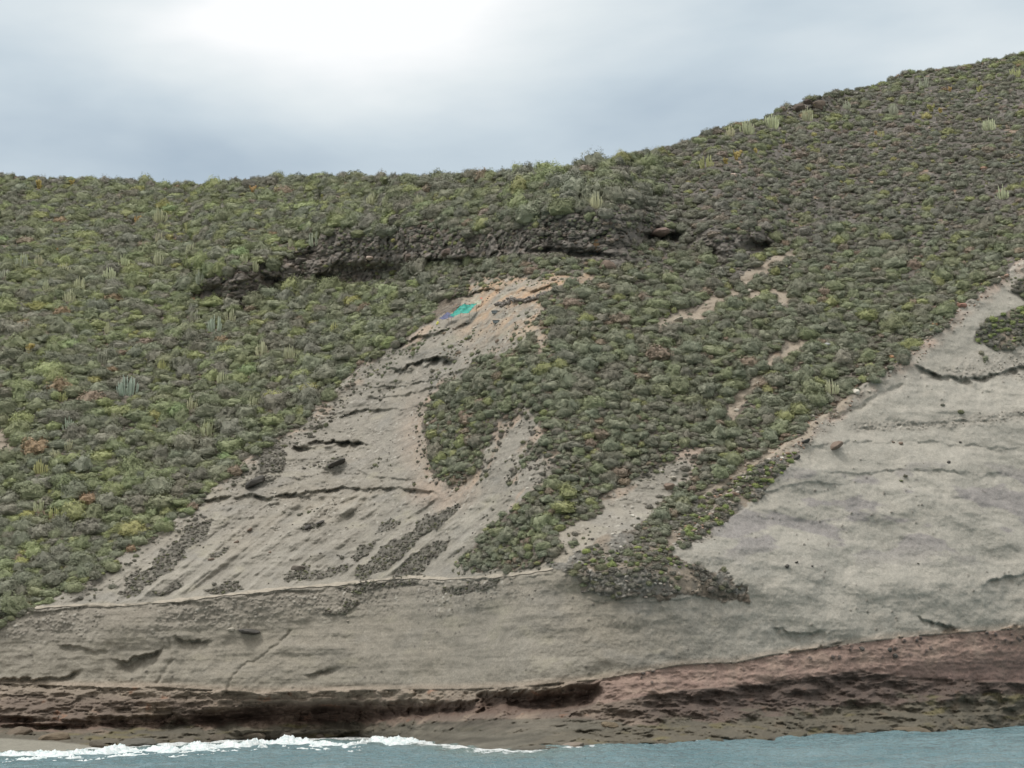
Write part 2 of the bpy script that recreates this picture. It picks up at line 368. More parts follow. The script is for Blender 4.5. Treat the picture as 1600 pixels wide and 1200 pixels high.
# conglomerate and rubble: stones bulging out
cong = np.maximum.reduce([belowpath*sstep(70, 20, py-pathY)*sstep(960, 700, px)*sstep(-.1, .3, fbm(P, 6, 3, 41)+.25),
                          sstep(0, 6, sStrip), sstep(0, 6, sG1),
                          bare*sstep(-.05, .25, fbm(P, 5, 3, 43))*sstep(760, 720, py)*sstep(560, 600, py)*sstep(760, 700, px),
                          bare*sstep(14, 3, np.abs(py-pl([(1330, 668), (1450, 665), (1600, 648), (1700, 640)], px)))*sstep(1310, 1350, px),
                          bare*sstep(600, 585, py)*sstep(1330, 1400, px)*sstep(-40, 0, py-pl([(1300, 640), (1600, 560)], px)),
                          bare*sstep(30, 5, -sL)*sstep(-.1, .2, fbm(P, 2.5, 3, 47)), bare*sstep(30, 8, sS)*sstep(-.2, .2, fbm(P, 2.5, 3, 48))*sstep(860, 830, py)*sstep(1640, 1600, px)])*(1-base)
rock = np.maximum(cong, veg)
sel = (rock > .02)
P = np.stack([y*rx, y, CAMZ+y*rz], 1)
cell = np.zeros(px.shape); stone = np.zeros(px.shape)
f1, f2, idv = worley(P[sel]+.3*np.stack([n1[sel], n2[sel], n1[sel]], 1), .42, 3)
cell[sel] = idv; stone[sel] = sstep(.0, .45, f2-f1)*(idv > .35)
y = y-stone*.16*rock*(.5+cell)
f1, f2, idb = worley(P[sel], 1.1, 5)
t_ = np.zeros(px.shape); t_[sel] = sstep(0, .4, f2-f1)*(idb > .72); y = y-t_*.3*rock*(1-.6*cong)
# lava ledge: blocky, jointed, undercut at its foot
sel = sLava > -8
f1, f2, idl = worley(P[sel]+.6*np.stack([n1[sel], n2[sel], n2[sel]], 1), (2.6, 2.6, 1.7), 11); g1, g2, idg = worley(P[sel]+5, (1.0, 1.0, .55), 12)
a = np.zeros(px.shape); a[sel] = (.5-idl)*1.3+(.25-np.minimum(f2-f1, .25))*1.7+(.5-idg)*.45+(.2-np.minimum(g2-g1, .2))*1.2
y = y+a*sstep(-6, 4, sLava)
lvid = np.zeros(px.shape); lvid[sel] = idg
for cx_, cy_, ax_, ay_, d in [(580, 432, 66, 19, 4.4), (700, 412, 55, 8, 2.6), (322, 460, 26, 13, 2.4), (1032, 371, 28, 7, 3), (1183, 386, 20, 8, 3), (372, 474, 12, 8, 2.2), (480, 400, 25, 6, 1.5), (1105, 395, 16, 7, 2), (920, 398, 40, 4, 1.6), (860, 392, 40, 3.5, 1.4),
                              (505, 437, 22, 9, 2.2), (425, 440, 14, 8, 1.6)]:
    y = y+d*np.exp(-(((px+n1*6-cx_)/ax_)**4+((py+n2*6-cy_)/ay_)**4))
# ---- the wave-cut foot of the cliff
P = np.stack([y*rx, y, CAMZ+y*rz], 1)
fb = np.clip((watY-py)/(watY-redY), 0, 1)*base
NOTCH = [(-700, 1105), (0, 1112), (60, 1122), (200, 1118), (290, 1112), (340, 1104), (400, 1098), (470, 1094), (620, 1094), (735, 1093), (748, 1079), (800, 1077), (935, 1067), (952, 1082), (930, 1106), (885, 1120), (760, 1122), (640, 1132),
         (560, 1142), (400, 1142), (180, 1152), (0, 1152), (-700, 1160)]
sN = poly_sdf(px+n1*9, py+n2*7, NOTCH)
SAND = [(-700, 1150), (-20, 1152), (60, 1156), (130, 1163), (190, 1169), (195, 1200), (-700, 1200)]
sand = sstep(-1, 2, poly_sdf(px, py+n2*2, SAND))*base
PLAT = [(540, 1148), (600, 1140), (680, 1128), (760, 1123), (885, 1121), (960, 1124), (985, 1134), (920, 1138), (880, 1142), (840, 1158), (790, 1172), (700, 1200), (540, 1200)]
plat = sstep(-1, 3, poly_sdf(px+n1*4, py+n2*3, PLAT))*base
redz = base*(1-sstep(-2, 2, py-pl([(-700, 1100), (900, 1095), (940, 1100), (1060, 1078), (1150, 1072), (1250, 1060), (1340, 1047), (1440, 1060), (1600, 1066), (2300, 1060)], px)))*sstep(880, 990, px)
rib = ridged(P+np.stack([n1, n2, n1], 1)*.6, (4.5, 4.5, .55), 4, 61)
y = y+base*(1-sand)*(-rib*.5*(1-.2*plat)*(1-.6*redz)+fbm(P, (3.2, 3.2, 1.3), 4, 63)*1.9*(1-.7*redz)*(1-.3*plat)+fbm(P, .5, 3, 65)*.16)
f1, f2, idk = worley(P+.5*np.stack([n1, n2, n1], 1), (2.4, 2.4, 1.0), 69)
y = y+base*(1-sand)*(1-redz)*(1-.6*plat)*((.5-idk)*.6+(.15-np.minimum(f2-f1, .15))*.6)*np.maximum(sstep(1150, 950, px), sstep(.5, .3, fb)*.5)*1.2
y = y+(sstep(0, 24, sN)*(3.6)*(1+.9*fbm(P, (4, 4, 1.5), 3, 67))+sstep(0, 6, sN)*.6)*sstep(1000, 930, px)
y = y+base*.45*sstep(990, 1100, px)*sstep(.75, .6, fb)*(1-plat)
P = np.stack([y*rx, y, CAMZ+y*rz], 1)
zw = P[:, 2]+.35*fbm(P, (6, 6, 2), 3, 201)+.02*P[:, 0]
fr = (zw/.85) % 1.0; ly_ = np.floor(zw/.85)
y = y+base*(1-sand)*(1-.75*redz)*(1-.5*plat)*(.55+.8*np.clip(fbm(np.stack([P[:, 0]*.5, ly_*3.1, P[:, 1]*.2], 1), 1.6, 3, 203), -.6, .8))*sstep(1, .15, fr)*(.55-.25*sstep(1000, 1150, px))
P = np.stack([y*rx, y, CAMZ+y*rz], 1)
# dark stones set in the red bed
selr = (base > .5) & (px > 1000) & (py < redY+45)
f1, f2, idr = worley(P[selr], .62, 71); stn = np.zeros(px.shape)
stn[selr] = ((idr > .68)*sstep(.46, .32, f1)); stn *= sstep(48, 8, py-redY)*redz*sstep(-.3, .1, fbm(P[:, :], 4, 2, 72)+.1)
y = y-stn*.25
sel3 = (tuff > .5)
f1, f2, idt = worley(P[sel3], .55, 73); pit = np.zeros(px.shape); pit[sel3] = (idt > .90)*sstep(.34, .2, f1)
pit *= sstep(-.1, .3, fbm(P, 9, 2, 75)+.12)
y = y-pit*.12
y = y+tuff*sstep(-20, 60, sS)*(fbm(P, (14, 14, 7), 3, 83)*1.1+np.minimum(fbm(P, (9, 9, 2.0), 3, 85), 0)*.3)
y = y+fbm(P, .35, 2, 81)*.05*(1-base)
Y = y.reshape(NC, NR)
Pg = np.stack([Y*RX, Y, CAMZ+Y*RZ], -1)

# ---- colour of the rock and soil itself
def C(*c): return np.array(c)
def lay(c, m_, col): m_ = m_[:, None]; return c*(1-m_)+col*m_
P = Pg.reshape(-1, 3)
nbig = fbm(P, 12, 4, 91); nmid = fbm(P, 3, 4, 93); nfine = fbm(P, .6, 3, 95); nstr = fbm(P, (18, 18, .8), 4, 97)
c = np.ones((len(px), 3))*C(.30, .275, .232)
c = lay(c, sstep(-.2, .5, nbig), C(.335, .298, .242))
c = lay(c, sstep(.1, .4, fbm(P, (6, 6, 3), 4, 92))*.6, C(.265, .25, .222)); c = lay(c, sstep(.15, .4, fbm(P, (5, 5, 2), 4, 94))*.5, C(.37, .34, .26))
c = lay(c, sstep(0, .5, nstr)*.3, C(.31, .29, .25))
c = lay(c, sstep(.05, .5, nmid)*.45, C(.30, .275, .235))
c = c*C(.86, .875, .89)
c = lay(c, sstep(-160, 110, sS)*.85, C(.375, .356, .312))
c = lay(c, sstep(.0, .3, fbm(P, (8, 8, 1.6), 4, 98))*.5*sstep(-50, 60, sS), C(.30, .29, .255))
c = lay(c, sstep(-50, 60, sS)*sstep(.05, .16, fbm(P, (9, 9, 3), 4, 99)+.1*sstep(1400, 1100, px))*sstep(900, 840, py)*sstep(700, 760, py)*.9, C(.262, .245, .236))
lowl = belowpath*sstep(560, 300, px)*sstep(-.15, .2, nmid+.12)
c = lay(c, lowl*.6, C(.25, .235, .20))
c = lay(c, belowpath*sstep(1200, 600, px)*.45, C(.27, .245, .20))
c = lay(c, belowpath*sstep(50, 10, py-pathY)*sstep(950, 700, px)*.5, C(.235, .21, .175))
soilm = bare*sstep(-18, -8, -np.abs(sR))*sstep(0, .25, fbm(P, 4, 3, 101))*(py < 800)
c = lay(c, soilm*.55, C(.40, .29, .215))
topsoil = bare*sstep(570, 470, py)*sstep(690, 740, px)*sstep(-60, 0, 960-px)
c = lay(c, topsoil*sstep(-.3, .2, nmid)*.85, C(.40, .275, .18)); c = lay(c, topsoil*sstep(.1, .4, nfine)*.5, C(.46, .41, .31))
c = lay(c, bare*sstep(26, 5, sS)*sstep(860, 830, py)*(px > 1060)*(px < 1650)*sstep(-.3, .3, nmid)*.6, C(.42, .31, .25))
c = lay(c, sstep(75, 20, np.hypot(px-690, (py-768)*1.8))*bare*.5, C(.40, .30, .235))
c = lay(c, sstep(60, 20, np.hypot(px-665, (py-680)*.7))*bare*.45, C(.38, .29, .225))
c = lay(c, dmask*sstep(.02, .3, diag)*.75, C(.225, .21, .18)); c = lay(c, dmask*sstep(-.05, -.3, diag)*.5, C(.34, .32, .275))
# stones
vs = .75+.55*cell
c = lay(c, cong*(.35+.35*stone)*(1-greens), (C(.20, .185, .16)*vs[:, None]*1.15))
c = lay(c, cong*stone*(cell > .9)*.7, C(.42, .40, .35))
# ground under the shrubs
right = sstep(750, 1000, px)*sstep(520, 380, py)
vg = np.ones((len(px), 3))*C(.145, .128, .105)
vg = lay(vg, sstep(-.1, .4, nmid)*.6, C(.155, .125, .098)); vg = lay(vg, sstep(.1, .5, nbig)*.5, C(.20, .155, .12)); vg = lay(vg, sstep(.28, .4, fbm(P, 5.5, 3, 221))*.6, C(.17, .15, .13))
vg = lay(vg, right*.8, C(.115, .108, .098)); vg = vg*(.65+.6*cell)[:, None]
vg = lay(vg, sstep(.3, .45, fbm(P, 5, 3, 103))*.7, C(.28, .20, .145))
vg = lay(vg, stone*(cell > .93)*.6, C(.32, .29, .25))
c = lay(c, veg, vg)
gg = np.ones((len(px), 3))*C(.17, .163, .145)*(.7+.6*cell)[:, None]; gg = lay(gg, stone*(cell > .86)*.8, C(.40, .38, .34))
gg = lay(gg, sstep(-.05, .25, fbm(P, 3.5, 3, 104)), C(.235, .20, .16)); c = lay(c, greens*sstep(-.6, -.2, nfine), gg)
sg = np.ones((len(px), 3))*C(.125, .118, .10)*(.6+.7*cell)[:, None]
c = lay(c, strip*sstep(-.5, -.1, nfine)*.9, sg)
soilpath = sstep(8, 3, dStream)
c = lay(c, soilpath*.8, C(.31, .265, .21))
# lava
lv = np.ones((len(px), 3))*C(.15, .135, .12)*(.6+.9*lvid)[:, None]
lv = lay(lv, sstep(.0, .35, nmid)*.6, C(.175, .148, .125)); lv = lay(lv, sstep(.15, .4, fbm(P, 1.6, 3, 105))*.6, C(.23, .185, .15))
lv = lay(lv, sstep(820, 900, px)*.5, C(.17, .16, .145))
c = lay(c, lava, lv)
# base beds
bc = np.ones((len(px), 3))*C(.15, .12, .098)
bc = lay(bc, sstep(-.2, .3, nstr)*.6, C(.14, .115, .095)); bc = lay(bc, sstep(.0, .4, nmid)*.6, C(.27, .22, .17)); bc = lay(bc, sstep(28, 5, py-redY)*sstep(950, 800, px)*.6, C(.29, .25, .20))
bc = lay(bc, sstep(.32, .5, fbm(P, 2.2, 3, 107))*.6, C(.25, .13, .08))
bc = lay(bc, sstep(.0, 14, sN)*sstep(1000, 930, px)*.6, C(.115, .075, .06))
low = sstep(.40, .30, fb+nmid*.2+.1*nstr)
bc = lay(bc, low*.8, C(.10, .094, .072)); bc = lay(bc, low*sstep(.15, .4, fbm(P, (5, 5, 1), 3, 109))*.6, C(.15, .13, .06))
bc = lay(bc, low*sstep(0, .4, nstr)*.5, C(.09, .085, .07))
dk = sstep(960, 1060, px)*(1-redz)*(1-low); bc = lay(bc, dk*.8, C(.088, .068, .06)); bc = lay(bc, dk*sstep(.1, .4, nstr)*.5, C(.135, .10, .085))
rd = np.ones((len(px), 3))*C(.33, .238, .20); rd = lay(rd, sstep(-.1, .4, nmid)*.6, C(.38, .29, .235)); rd = lay(rd, sstep(.1, .5, nstr)*.5, C(.22, .155, .135))
rd = rd*.82; rd = lay(rd, sstep(30, 60, py-redY)*.55, C(.17, .12, .108))
bc = lay(bc, redz, rd); bc = lay(bc, stn*.9, C(.07, .066, .064))
bc = lay(bc, plat*.85, C(.10, .093, .075)*(1+.9*nstr+.5*nmid)[:, None]); bc = lay(bc, sand, C(.215, .205, .17))
bc = lay(bc, sstep(9, 2, watY-py)*(1-sand)*.6, C(.06, .055, .045))
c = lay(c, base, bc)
c = lay(c, (1-base)*sstep(14, 2, redY-py)*.4, C(.37, .285, .22))
c = lay(c, pit*.75, C(.13, .12, .105))
c *= (1+.10*nfine+.05*nmid)[:, None]
c = np.clip(c, .02, .8)

# ---- extra rows: below the water at the foot, and the land going on behind the skyline
back = [3, 6, 10, 15, 22, 32, 45, 65, 90, 130, 190]
ext = np.zeros((NC, len(back), 3)); Pe = Pg[:, -1]
ysm = Pe[:, 1]
for k, d in enumerate(back):
    rzl = RZ[:, -1]*.93; q = Pe.copy()
    q[:, 1] += d; q[:, 0] += RX[:, -1]*d; q[:, 2] += d*rzl*np.clip(.75-d/110., -.6, 1)
    ext[:, k] = q
foot = Pg[:, 0].copy(); foot[:, 1] -= 6; foot[:, 2] -= 2.5
ALL = np.concatenate([foot[:, None], Pg, ext], 1); NV = ALL.shape[1]
cc = np.concatenate([c.reshape(NC, NR, 3)[:, :1], c.reshape(NC, NR, 3), np.repeat(c.reshape(NC, NR, 3)[:, -1:], len(back), 1)], 1)

def newmat(name):
    m_ = bpy.data.materials.new(name); m_.use_nodes = True; t = m_.node_tree; t.nodes.clear()
    out = t.nodes.new('ShaderNodeOutputMaterial'); b = t.nodes.new('ShaderNodeBsdfPrincipled'); t.links.new(b.outputs[0], out.inputs[0])
    b.inputs['Specular IOR Level'].default_value = .2
    return m_, t, b
MT, t, b = newmat("hillside_rock")
at = node(t, 'ShaderNodeVertexColor', layer_name='rock'); geo = node(t, 'ShaderNodeNewGeometry')
a1 = node(t, 'ShaderNodeTexNoise', i_Scale=6.0, i_Detail=6.0, i_Roughness=.7); L(t, geo.outputs['Position'], a1.inputs['Vector'])
a2 = node(t, 'ShaderNodeTexVoronoi', i_Scale=4.5); L(t, geo.outputs['Position'], a2.inputs['Vector'])
fac = mth(t, 'ADD', mth(t, 'MULTIPLY', a1.outputs[0], .62), .69)
a3 = node(t, 'ShaderNodeTexNoise', i_Scale=.9, i_Detail=8.0, i_Roughness=.65); L(t, geo.outputs['Position'], a3.inputs['Vector'])
fac = mth(t, 'MULTIPLY', fac, mth(t, 'ADD', mth(t, 'MULTIPLY', a3.outputs[0], .5), .75))
fac = mth(t, 'MULTIPLY', fac, mth(t, 'ADD', mth(t, 'MULTIPLY', a2.outputs['Distance'], .25), .9))
cb = node(t, 'ShaderNodeCombineXYZ'); [L(t, fac, cb.inputs[i]) for i in range(3)]
L(t, mixc(t, 1.0, at.outputs[0], cb.outputs[0], 'MULTIPLY'), b.inputs['Base Color']); b.inputs['Roughness'].default_value = .95
bp = node(t, 'ShaderNodeBump', i_Strength=.5, i_Distance=.12); L(t, mth(t, 'ADD', a1.outputs[0], mth(t, 'MULTIPLY', a2.outputs['Distance'], .3)), bp.inputs['Height']); L(t, bp.outputs[0], b.inputs['Normal'])
me = mesh_np("hillside", ALL.reshape(-1, 3), grid_faces(NC, NV), [MT])
ca = me.color_attributes.new('rock', 'FLOAT_COLOR', 'POINT')
ca.data.foreach_set('color', np.concatenate([cc.reshape(-1, 3), np.ones((NC*NV, 1))], 1).astype(np.float32).ravel())
hill = tag(link("hillside", me), kind='structure')

# ------------------------------------------------------------------ point lookup on the land
def gidx(x, yy):
    x = np.atleast_1d(np.asarray(x, float)); yy = np.atleast_1d(np.asarray(yy, float))
    ci = np.clip(np.interp(x, pxs, np.arange(NC)), 0, NC-1.001); w = np.interp(x, pxs, w_); s = np.interp(x, pxs, s_)
    rj = np.clip((yy-w)/(s-w)*(NR-1), 0, NR-1.001); return ci, rj
def at_(x, yy):
    ci, rj = gidx(x, yy); i = ci.astype(int); j = rj.astype(int); fi, fj = (ci-i)[:, None], (rj-j)[:, None]
    return (Pg[i, j]*(1-fi)*(1-fj)+Pg[i+1, j]*fi*(1-fj)+Pg[i, j+1]*(1-fi)*fj+Pg[i+1, j+1]*fi*fj)
def fld(A, x, yy):
    ci, rj = gidx(x, yy); return A.reshape(NC, NR)[np.round(ci).astype(int), np.round(rj).astype(int)]
def P1(x, yy): return Vector(at_(x, yy)[0])

# footpath: a narrow trodden ledge along the top of the lower cliff
pp = np.array([(-60, 961), (0, 956), (40, 951), (120, 946), (200, 946), (300, 936), (380, 927), (440, 920), (520, 914), (590, 907), (640, 902), (700, 905), (760, 902), (830, 895), (865, 889)], float)
xs = np.arange(-60, 866, 2.0); ys = np.interp(xs, pp[:, 0], pp[:, 1]); wd = 1.9+.8*np.sin(xs*.05)+.6*np.sin(xs*.23)
rows = []
for o_ in (-1.0, -.33, .33, 1.0):
    q = at_(xs, ys+o_*wd); q[:, 2] += .05; q[:, 1] -= .10; rows.append(q)
MP, t, b = newmat("trodden_tuff"); a1 = node(t, 'ShaderNodeTexNoise', i_Scale=3.0, i_Detail=5.0); g_ = node(t, 'ShaderNodeNewGeometry'); L(t, g_.outputs['Position'], a1.inputs['Vector'])
L(t, ramp(t, a1.outputs[0], [(.3, (.30, .27, .22)), (.7, (.40, .36, .30))]), b.inputs['Base Color']); b.inputs['Roughness'].default_value = 1
tag(link("footpath", mesh_np("footpath", np.stack(rows, 1).reshape(-1, 3), grid_faces(len(xs), 4), [MP])), kind='structure')

# ------------------------------------------------------------------ sea
MW, t, b = newmat("sea_water")
g_ = node(t, 'ShaderNodeNewGeometry'); mp = node(t, 'ShaderNodeMapping'); mp.inputs['Scale'].default_value = (1, .55, 1); L(t, g_.outputs['Position'], mp.inputs[0])
a1 = node(t, 'ShaderNodeTexNoise', i_Scale=.9, i_Detail=7.0, i_Roughness=.65); L(t, mp.outputs[0], a1.inputs['Vector'])
a2 = node(t, 'ShaderNodeTexNoise', i_Scale=.12, i_Detail=3.0); L(t, g_.outputs['Position'], a2.inputs['Vector'])
fo = node(t, 'ShaderNodeVertexColor', layer_name='foam'); fn = node(t, 'ShaderNodeTexNoise', i_Scale=1.3, i_Detail=8.0, i_Roughness=.75); L(t, mp.outputs[0], fn.inputs['Vector'])
fs = node(t, 'ShaderNodeSeparateColor'); L(t, fo.outputs[0], fs.inputs[0])
fm = ramp(t, mth(t, 'ADD', mth(t, 'SUBTRACT', fs.outputs[0], .5), fn.outputs[0]), [(.52, 0.), (.66, 1.)])
wc = ramp(t, a2.outputs[0], [(.3, (.135, .235, .262)), (.7, (.205, .31, .335))])
wc = mixc(t, mth(t, 'MULTIPLY', fs.outputs[1], .75), wc, (.20, .24, .20))
L(t, mixc(t, fm, wc, (.75, .78, .77)), b.inputs['Base Color'])
L(t, mth(t, 'ADD', mth(t, 'MULTIPLY', fm, .6), .08), b.inputs['Roughness']); b.inputs['Specular IOR Level'].default_value = .5; b.inputs['IOR'].default_value = 1.33
bp = node(t, 'ShaderNodeBump', i_Strength=1.0, i_Distance=1.3); L(t, a1.outputs[0], bp.inputs['Height']); L(t, bp.outputs[0], b.inputs['Normal'])
wxs = np.concatenate([[-3000, -1200, -400, -120], np.linspace(-75, 75, 420), [120, 400, 1200, 3000]]); wys = np.concatenate([[-3000, -800, -100, 20, 60, 80], np.linspace(88, 200, 420), [230]])
GX, GY = np.meshgrid(wxs, wys, indexing='ij'); q = np.stack([GX.ravel(), GY.ravel(), np.zeros(GX.size)], 1)
fin = sstep(85, 90, q[:, 1])*sstep(220, 195, q[:, 1])*sstep(80, 70, np.abs(q[:, 0]))
q[:, 2] = fin*(fbm(q, (5, 3.0, 1), 4, 121)*.5+ridged(q+40, (1.9, 1.5, 1), 3, 123)*.24)
# shoreline distance for foam patches
shx = Pg[:, 0, 0]; shy = Pg[:, 0, 1]; sl = np.interp(q[:, 0], shx, shy)-q[:, 1]
fx_ = sstep(12, -2, q[:, 0])
foam = np.clip(fx_*sstep(24, 1, sl)*.68*sstep(-1, 1.5, sl)+sstep(1.6, .2, sl)*.45, 0, 1)
murk = np.clip(fx_*sstep(26, 4, sl), 0, 1)*.8
me = mesh_np("sea", q, grid_faces(len(wxs), len(wys)), [MW])
ca = me.color_attributes.new('foam', 'FLOAT_COLOR', 'POINT'); ca.data.foreach_set('color', np.stack([foam, murk, foam*0, foam*0+1], 1).astype(np.float32).ravel())
tag(link("sea", me), kind='structure')
# breaking surf running along the left shore
MF, t, b = newmat("surf_foam"); g_ = node(t, 'ShaderNodeNewGeometry'); a1 = node(t, 'ShaderNodeTexNoise', i_Scale=2.2, i_Detail=6.0, i_Roughness=.7); L(t, g_.outputs['Position'], a1.inputs['Vector'])
L(t, ramp(t, a1.outputs[0], [(.36, (.42, .52, .53)), (.5, (.62, .67, .67)), (.64, (.80, .82, .81))]), b.inputs['Base Color']); b.inputs['Roughness'].default_value = .7
bp = node(t, 'ShaderNodeBump', i_Strength=.6, i_Distance=.2); L(t, a1.outputs[0], bp.inputs['Height']); L(t, bp.outputs[0], b.inputs['Normal'])
sx = np.arange(-640, 700, 1.1); tt = np.linspace(0, 1, 34)
top = np.interp(sx, [-640, 0, 100, 160, 260, 350, 430, 500, 540, 580, 660, 700], [1176, 1173, 1172, 1168, 1167, 1160, 1156, 1157, 1160, 1153, 1155, 1162])
ht = np.interp(sx, [-640, 0, 120, 170, 300, 440, 500, 530, 590, 640, 700], [.9, .9, .9, 1.1, 1.0, 1.15, .95, .75, .95, .8, .3])
rxs, rzs = ray(sx, top+np.interp(sx, [0, 700], [14, 9])); Yf = -CAMZ/rzs
S_, T_ = np.meshgrid(np.arange(len(sx)), tt, indexing='ij'); parts_ = []; fcs = []; o_ = 0
for off, wd_, hk, dip in [(0, 10., .82, .22), (-6.5, 4.5, .45, .22), (-12.5, 5.0, .34, .20), (3.2, 3.0, .5, .26)]:
    wob = 1.6*np.sin(sx*.031+off)+.8*np.sin(sx*.11+off*3)
    yy = Yf[S_]+off+wob[S_]+(.5-T_)*wd_; xx = yy*rxs[S_]; q = np.stack([xx.ravel(), yy.ravel(), np.zeros(xx.size)], 1)
    pr = np.interp(T_.ravel(), [0, .12, .3, .6, 1], [0, .75, 1, .35, 0]); hh = ht[S_].ravel()*hk
    q[:, 2] = -dip+pr*hh*(1.0+1.1*fbm(q, (2.6, 3.5, 1), 4, 131)+.32*fbm(q, (.7, 1.1, 1), 3, 133))+pr*.22*fbm(q, (.22, .3, 1), 2, 135)
    parts_.append(q); fcs.append(grid_faces(len(sx), len(tt))+o_); o_ += len(q)
tag(link("surf_foam", mesh_np("surf_foam", np.concatenate(parts_), np.concatenate(fcs), [MF])), kind='stuff', label='white breaking surf foam along the left shore below the dark rocks')

# ------------------------------------------------------------------ plants: materials
def plantmat(name, kind):
    m_, t, b = newmat(name)
    a = node(t, 'ShaderNodeAttribute', attribute_type='INSTANCER', attribute_name='bcol')
    tc_ = node(t, 'ShaderNodeTexCoord'); n_ = node(t, 'ShaderNodeTexNoise', i_Scale=2.6, i_Detail=3.0); L(t, tc_.outputs['Object'], n_.inputs['Vector'])
    n3 = node(t, 'ShaderNodeNewGeometry')
    f = mth(t, 'ADD', mth(t, 'MULTIPLY', n_.outputs[0], .7), .62)
    f = mth(t, 'MULTIPLY', f, mth(t, 'ADD', mth(t, 'MULTIPLY', n3.outputs['Random Per Island'], .36), .82))
    cb = node(t, 'ShaderNodeCombineXYZ'); [L(t, f, cb.inputs[i]) for i in range(3)]
    if kind == 'twig':
        base_ = mixc(t, .22, a.outputs['Color'], (.22, .205, .165))
    else: base_ = a.outputs['Color']
    L(t, mixc(t, 1.0, base_, cb.outputs[0], 'MULTIPLY'), b.inputs['Base Color']); b.inputs['Roughness'].default_value = .75
    return m_
MLEAF = plantmat("spurge_leaves", 'leaf'); MTWIG = plantmat("spurge_twigs", 'twig')

def ico(sub):
    import bmesh
    bm = bmesh.new(); bmesh.ops.create_icosphere(bm, subdivisions=sub, radius=1)
    V = np.array([v_.co[:] for v_ in bm.verts]); Fc = np.array([[v_.index for v_ in f_.verts] for f_ in bm.faces]); bm.free(); return V, Fc
ICO3 = ico(3); ICO2 = ico(2); ICO4 = ico(4)
def quads(Cn, Nn, size, rr, asp=1.0):
    n = len(Cn); up = rr.normal(size=(n, 3)); Tn = np.cross(Nn, up); Tn /= np.linalg.norm(Tn, axis=1)[:, None]+1e-9; Bn = np.cross(Nn, Tn)
    s = size[:, None]; a = Tn*s; b_ = Bn*s*asp
    V = np.stack([Cn-a-b_*.2, Cn-b_, Cn+a-b_*.2, Cn+b_*1.1], 1).reshape(-1, 3)
    return V, np.arange(4*n).reshape(n, 4)
def bush_mesh(name, seed, leafy=.8, flat=.62, lumps=.3, nl=2300, ls=.031, open_=0.):
    rr = np.random.default_rng(seed)
    V, Fc = ICO3; D = V.copy()
    off = rr.uniform(0, 50, 3)
    def rad(d): 
        return .88*(1+lumps*1.5*fbm(d+off, .75, 3, 150)+.05*fbm(d+off, .2, 2, 155))
    def shp(d, k=1.0):
        p = d*(rad(d)*k)[:, None]; p[:, 2] = np.where(p[:, 2] > 0, p[:, 2]*flat*1.25, p[:, 2]*.55); return p
    Vi = shp(D, .84)
    nt_ = 170; tc0 = rr.normal(size=(nt_, 3)); tc0[:, 2] = np.where(rr.random(nt_) < .85, np.abs(tc0[:, 2]), tc0[:, 2]); tc0 /= np.linalg.norm(tc0, axis=1)[:, None]
    ti = rr.integers(0, nt_, nl); tr_ = 1+rr.normal(size=nt_)*.07
    d = tc0[ti]+rr.normal(size=(nl, 3))*.075; dn = np.linalg.norm(d, axis=1)[:, None]; d = d/dn
    Pl = shp(d, 1.0)*(tr_[ti][:, None]-.5*(rr.random((nl, 1))**2)*.22+np.where(rr.random((nl, 1)) < .22, rr.random((nl, 1))*.13, 0))
    nn = d+rr.normal(size=(nl, 3))*.38; nn[:, 2] += .3; nn /= np.linalg.norm(nn, axis=1)[:, None]
    isleaf = rr.random(nl) < leafy*np.clip(.6+1.1*d[:, 2], 0, 1)
    Vq, Fq = quads(Pl, nn, ls*(.7+.7*rr.random(nl)), rr)
    Vall = np.concatenate([Vi, Vq])
    # inner twig mass as quads via degenerate-free triangles: build as two meshes merged with triangle fans
    Ft = np.concatenate([Fq[:, [0, 1, 2]], Fq[:, [0, 2, 3]]])+len(Vi)
    Fa = np.concatenate([Fc, Ft]); mi = np.concatenate([np.ones(len(Fc)), np.where(isleaf, 0, 1), np.where(isleaf, 0, 1)])
    return mesh_np(name, Vall, Fa, [MLEAF, MTWIG], mi, smooth=False)
BUSH = [bush_mesh("spurge_bush", 200+k, leafy=[1.5, 1.2, .9, .6][k % 4], flat=.62+.14*(k % 3), lumps=[.2, .34, .46][k % 3]) for k in range(12)]
DRY = [bush_mesh("dry_shrub", 300+k, leafy=.5, flat=.7, lumps=.4, nl=700, ls=.05) for k in range(4)]
def cactus_mesh(name, seed, n=34, H=1.0):
    rr = np.random.default_rng(seed); Vs = []; Fs = []; o = 0
    for k in range(n):
        a = rr.uniform(0, 6.28); r = .52*math.sqrt(rr.random()); x0, y0 = r*math.cos(a), r*math.sin(a)*.8
        h = H*(1-.55*(r/.52)**2)*rr.uniform(.6, 1.08); lean = .16+.25*r; w = rr.uniform(.036, .05)
        rings = 7; yaw = rr.uniform(0, 1.5)
        for i in range(rings):
            tq = i/(rings-1); zz = h*tq; out = (1-math.exp(-tq*5))*.14*(r/.5)
            wr = w*(.9+.1*math.sin(tq*9))*(1 if i < rings-1 else .35)
            for kk in range(10):   # five ribs
                aa = yaw+kk*math.pi/5; rw = wr*(1.0 if kk % 2 == 0 else .62)
                Vs.append((x0+math.cos(a)*(out+lean*.25*tq)+rw*math.cos(aa), y0+math.sin(a)*(out+lean*.25*tq)+rw*math.sin(aa), zz-.08))
        for i in range(rings-1):
            for kk in range(10):
                k2 = (kk+1) % 10; Fs.append((o+i*10+kk, o+i*10+k2, o+(i+1)*10+k2, o+(i+1)*10+kk))
        for kk in range(0, 8, 2): Fs.append((o+60, o+60+kk+1, o+60+kk+2, o+60+min(kk+3, 9)))
        o += rings*10
    return mesh_np(name, np.array(Vs), np.array(Fs), [MLEAF], smooth=False)
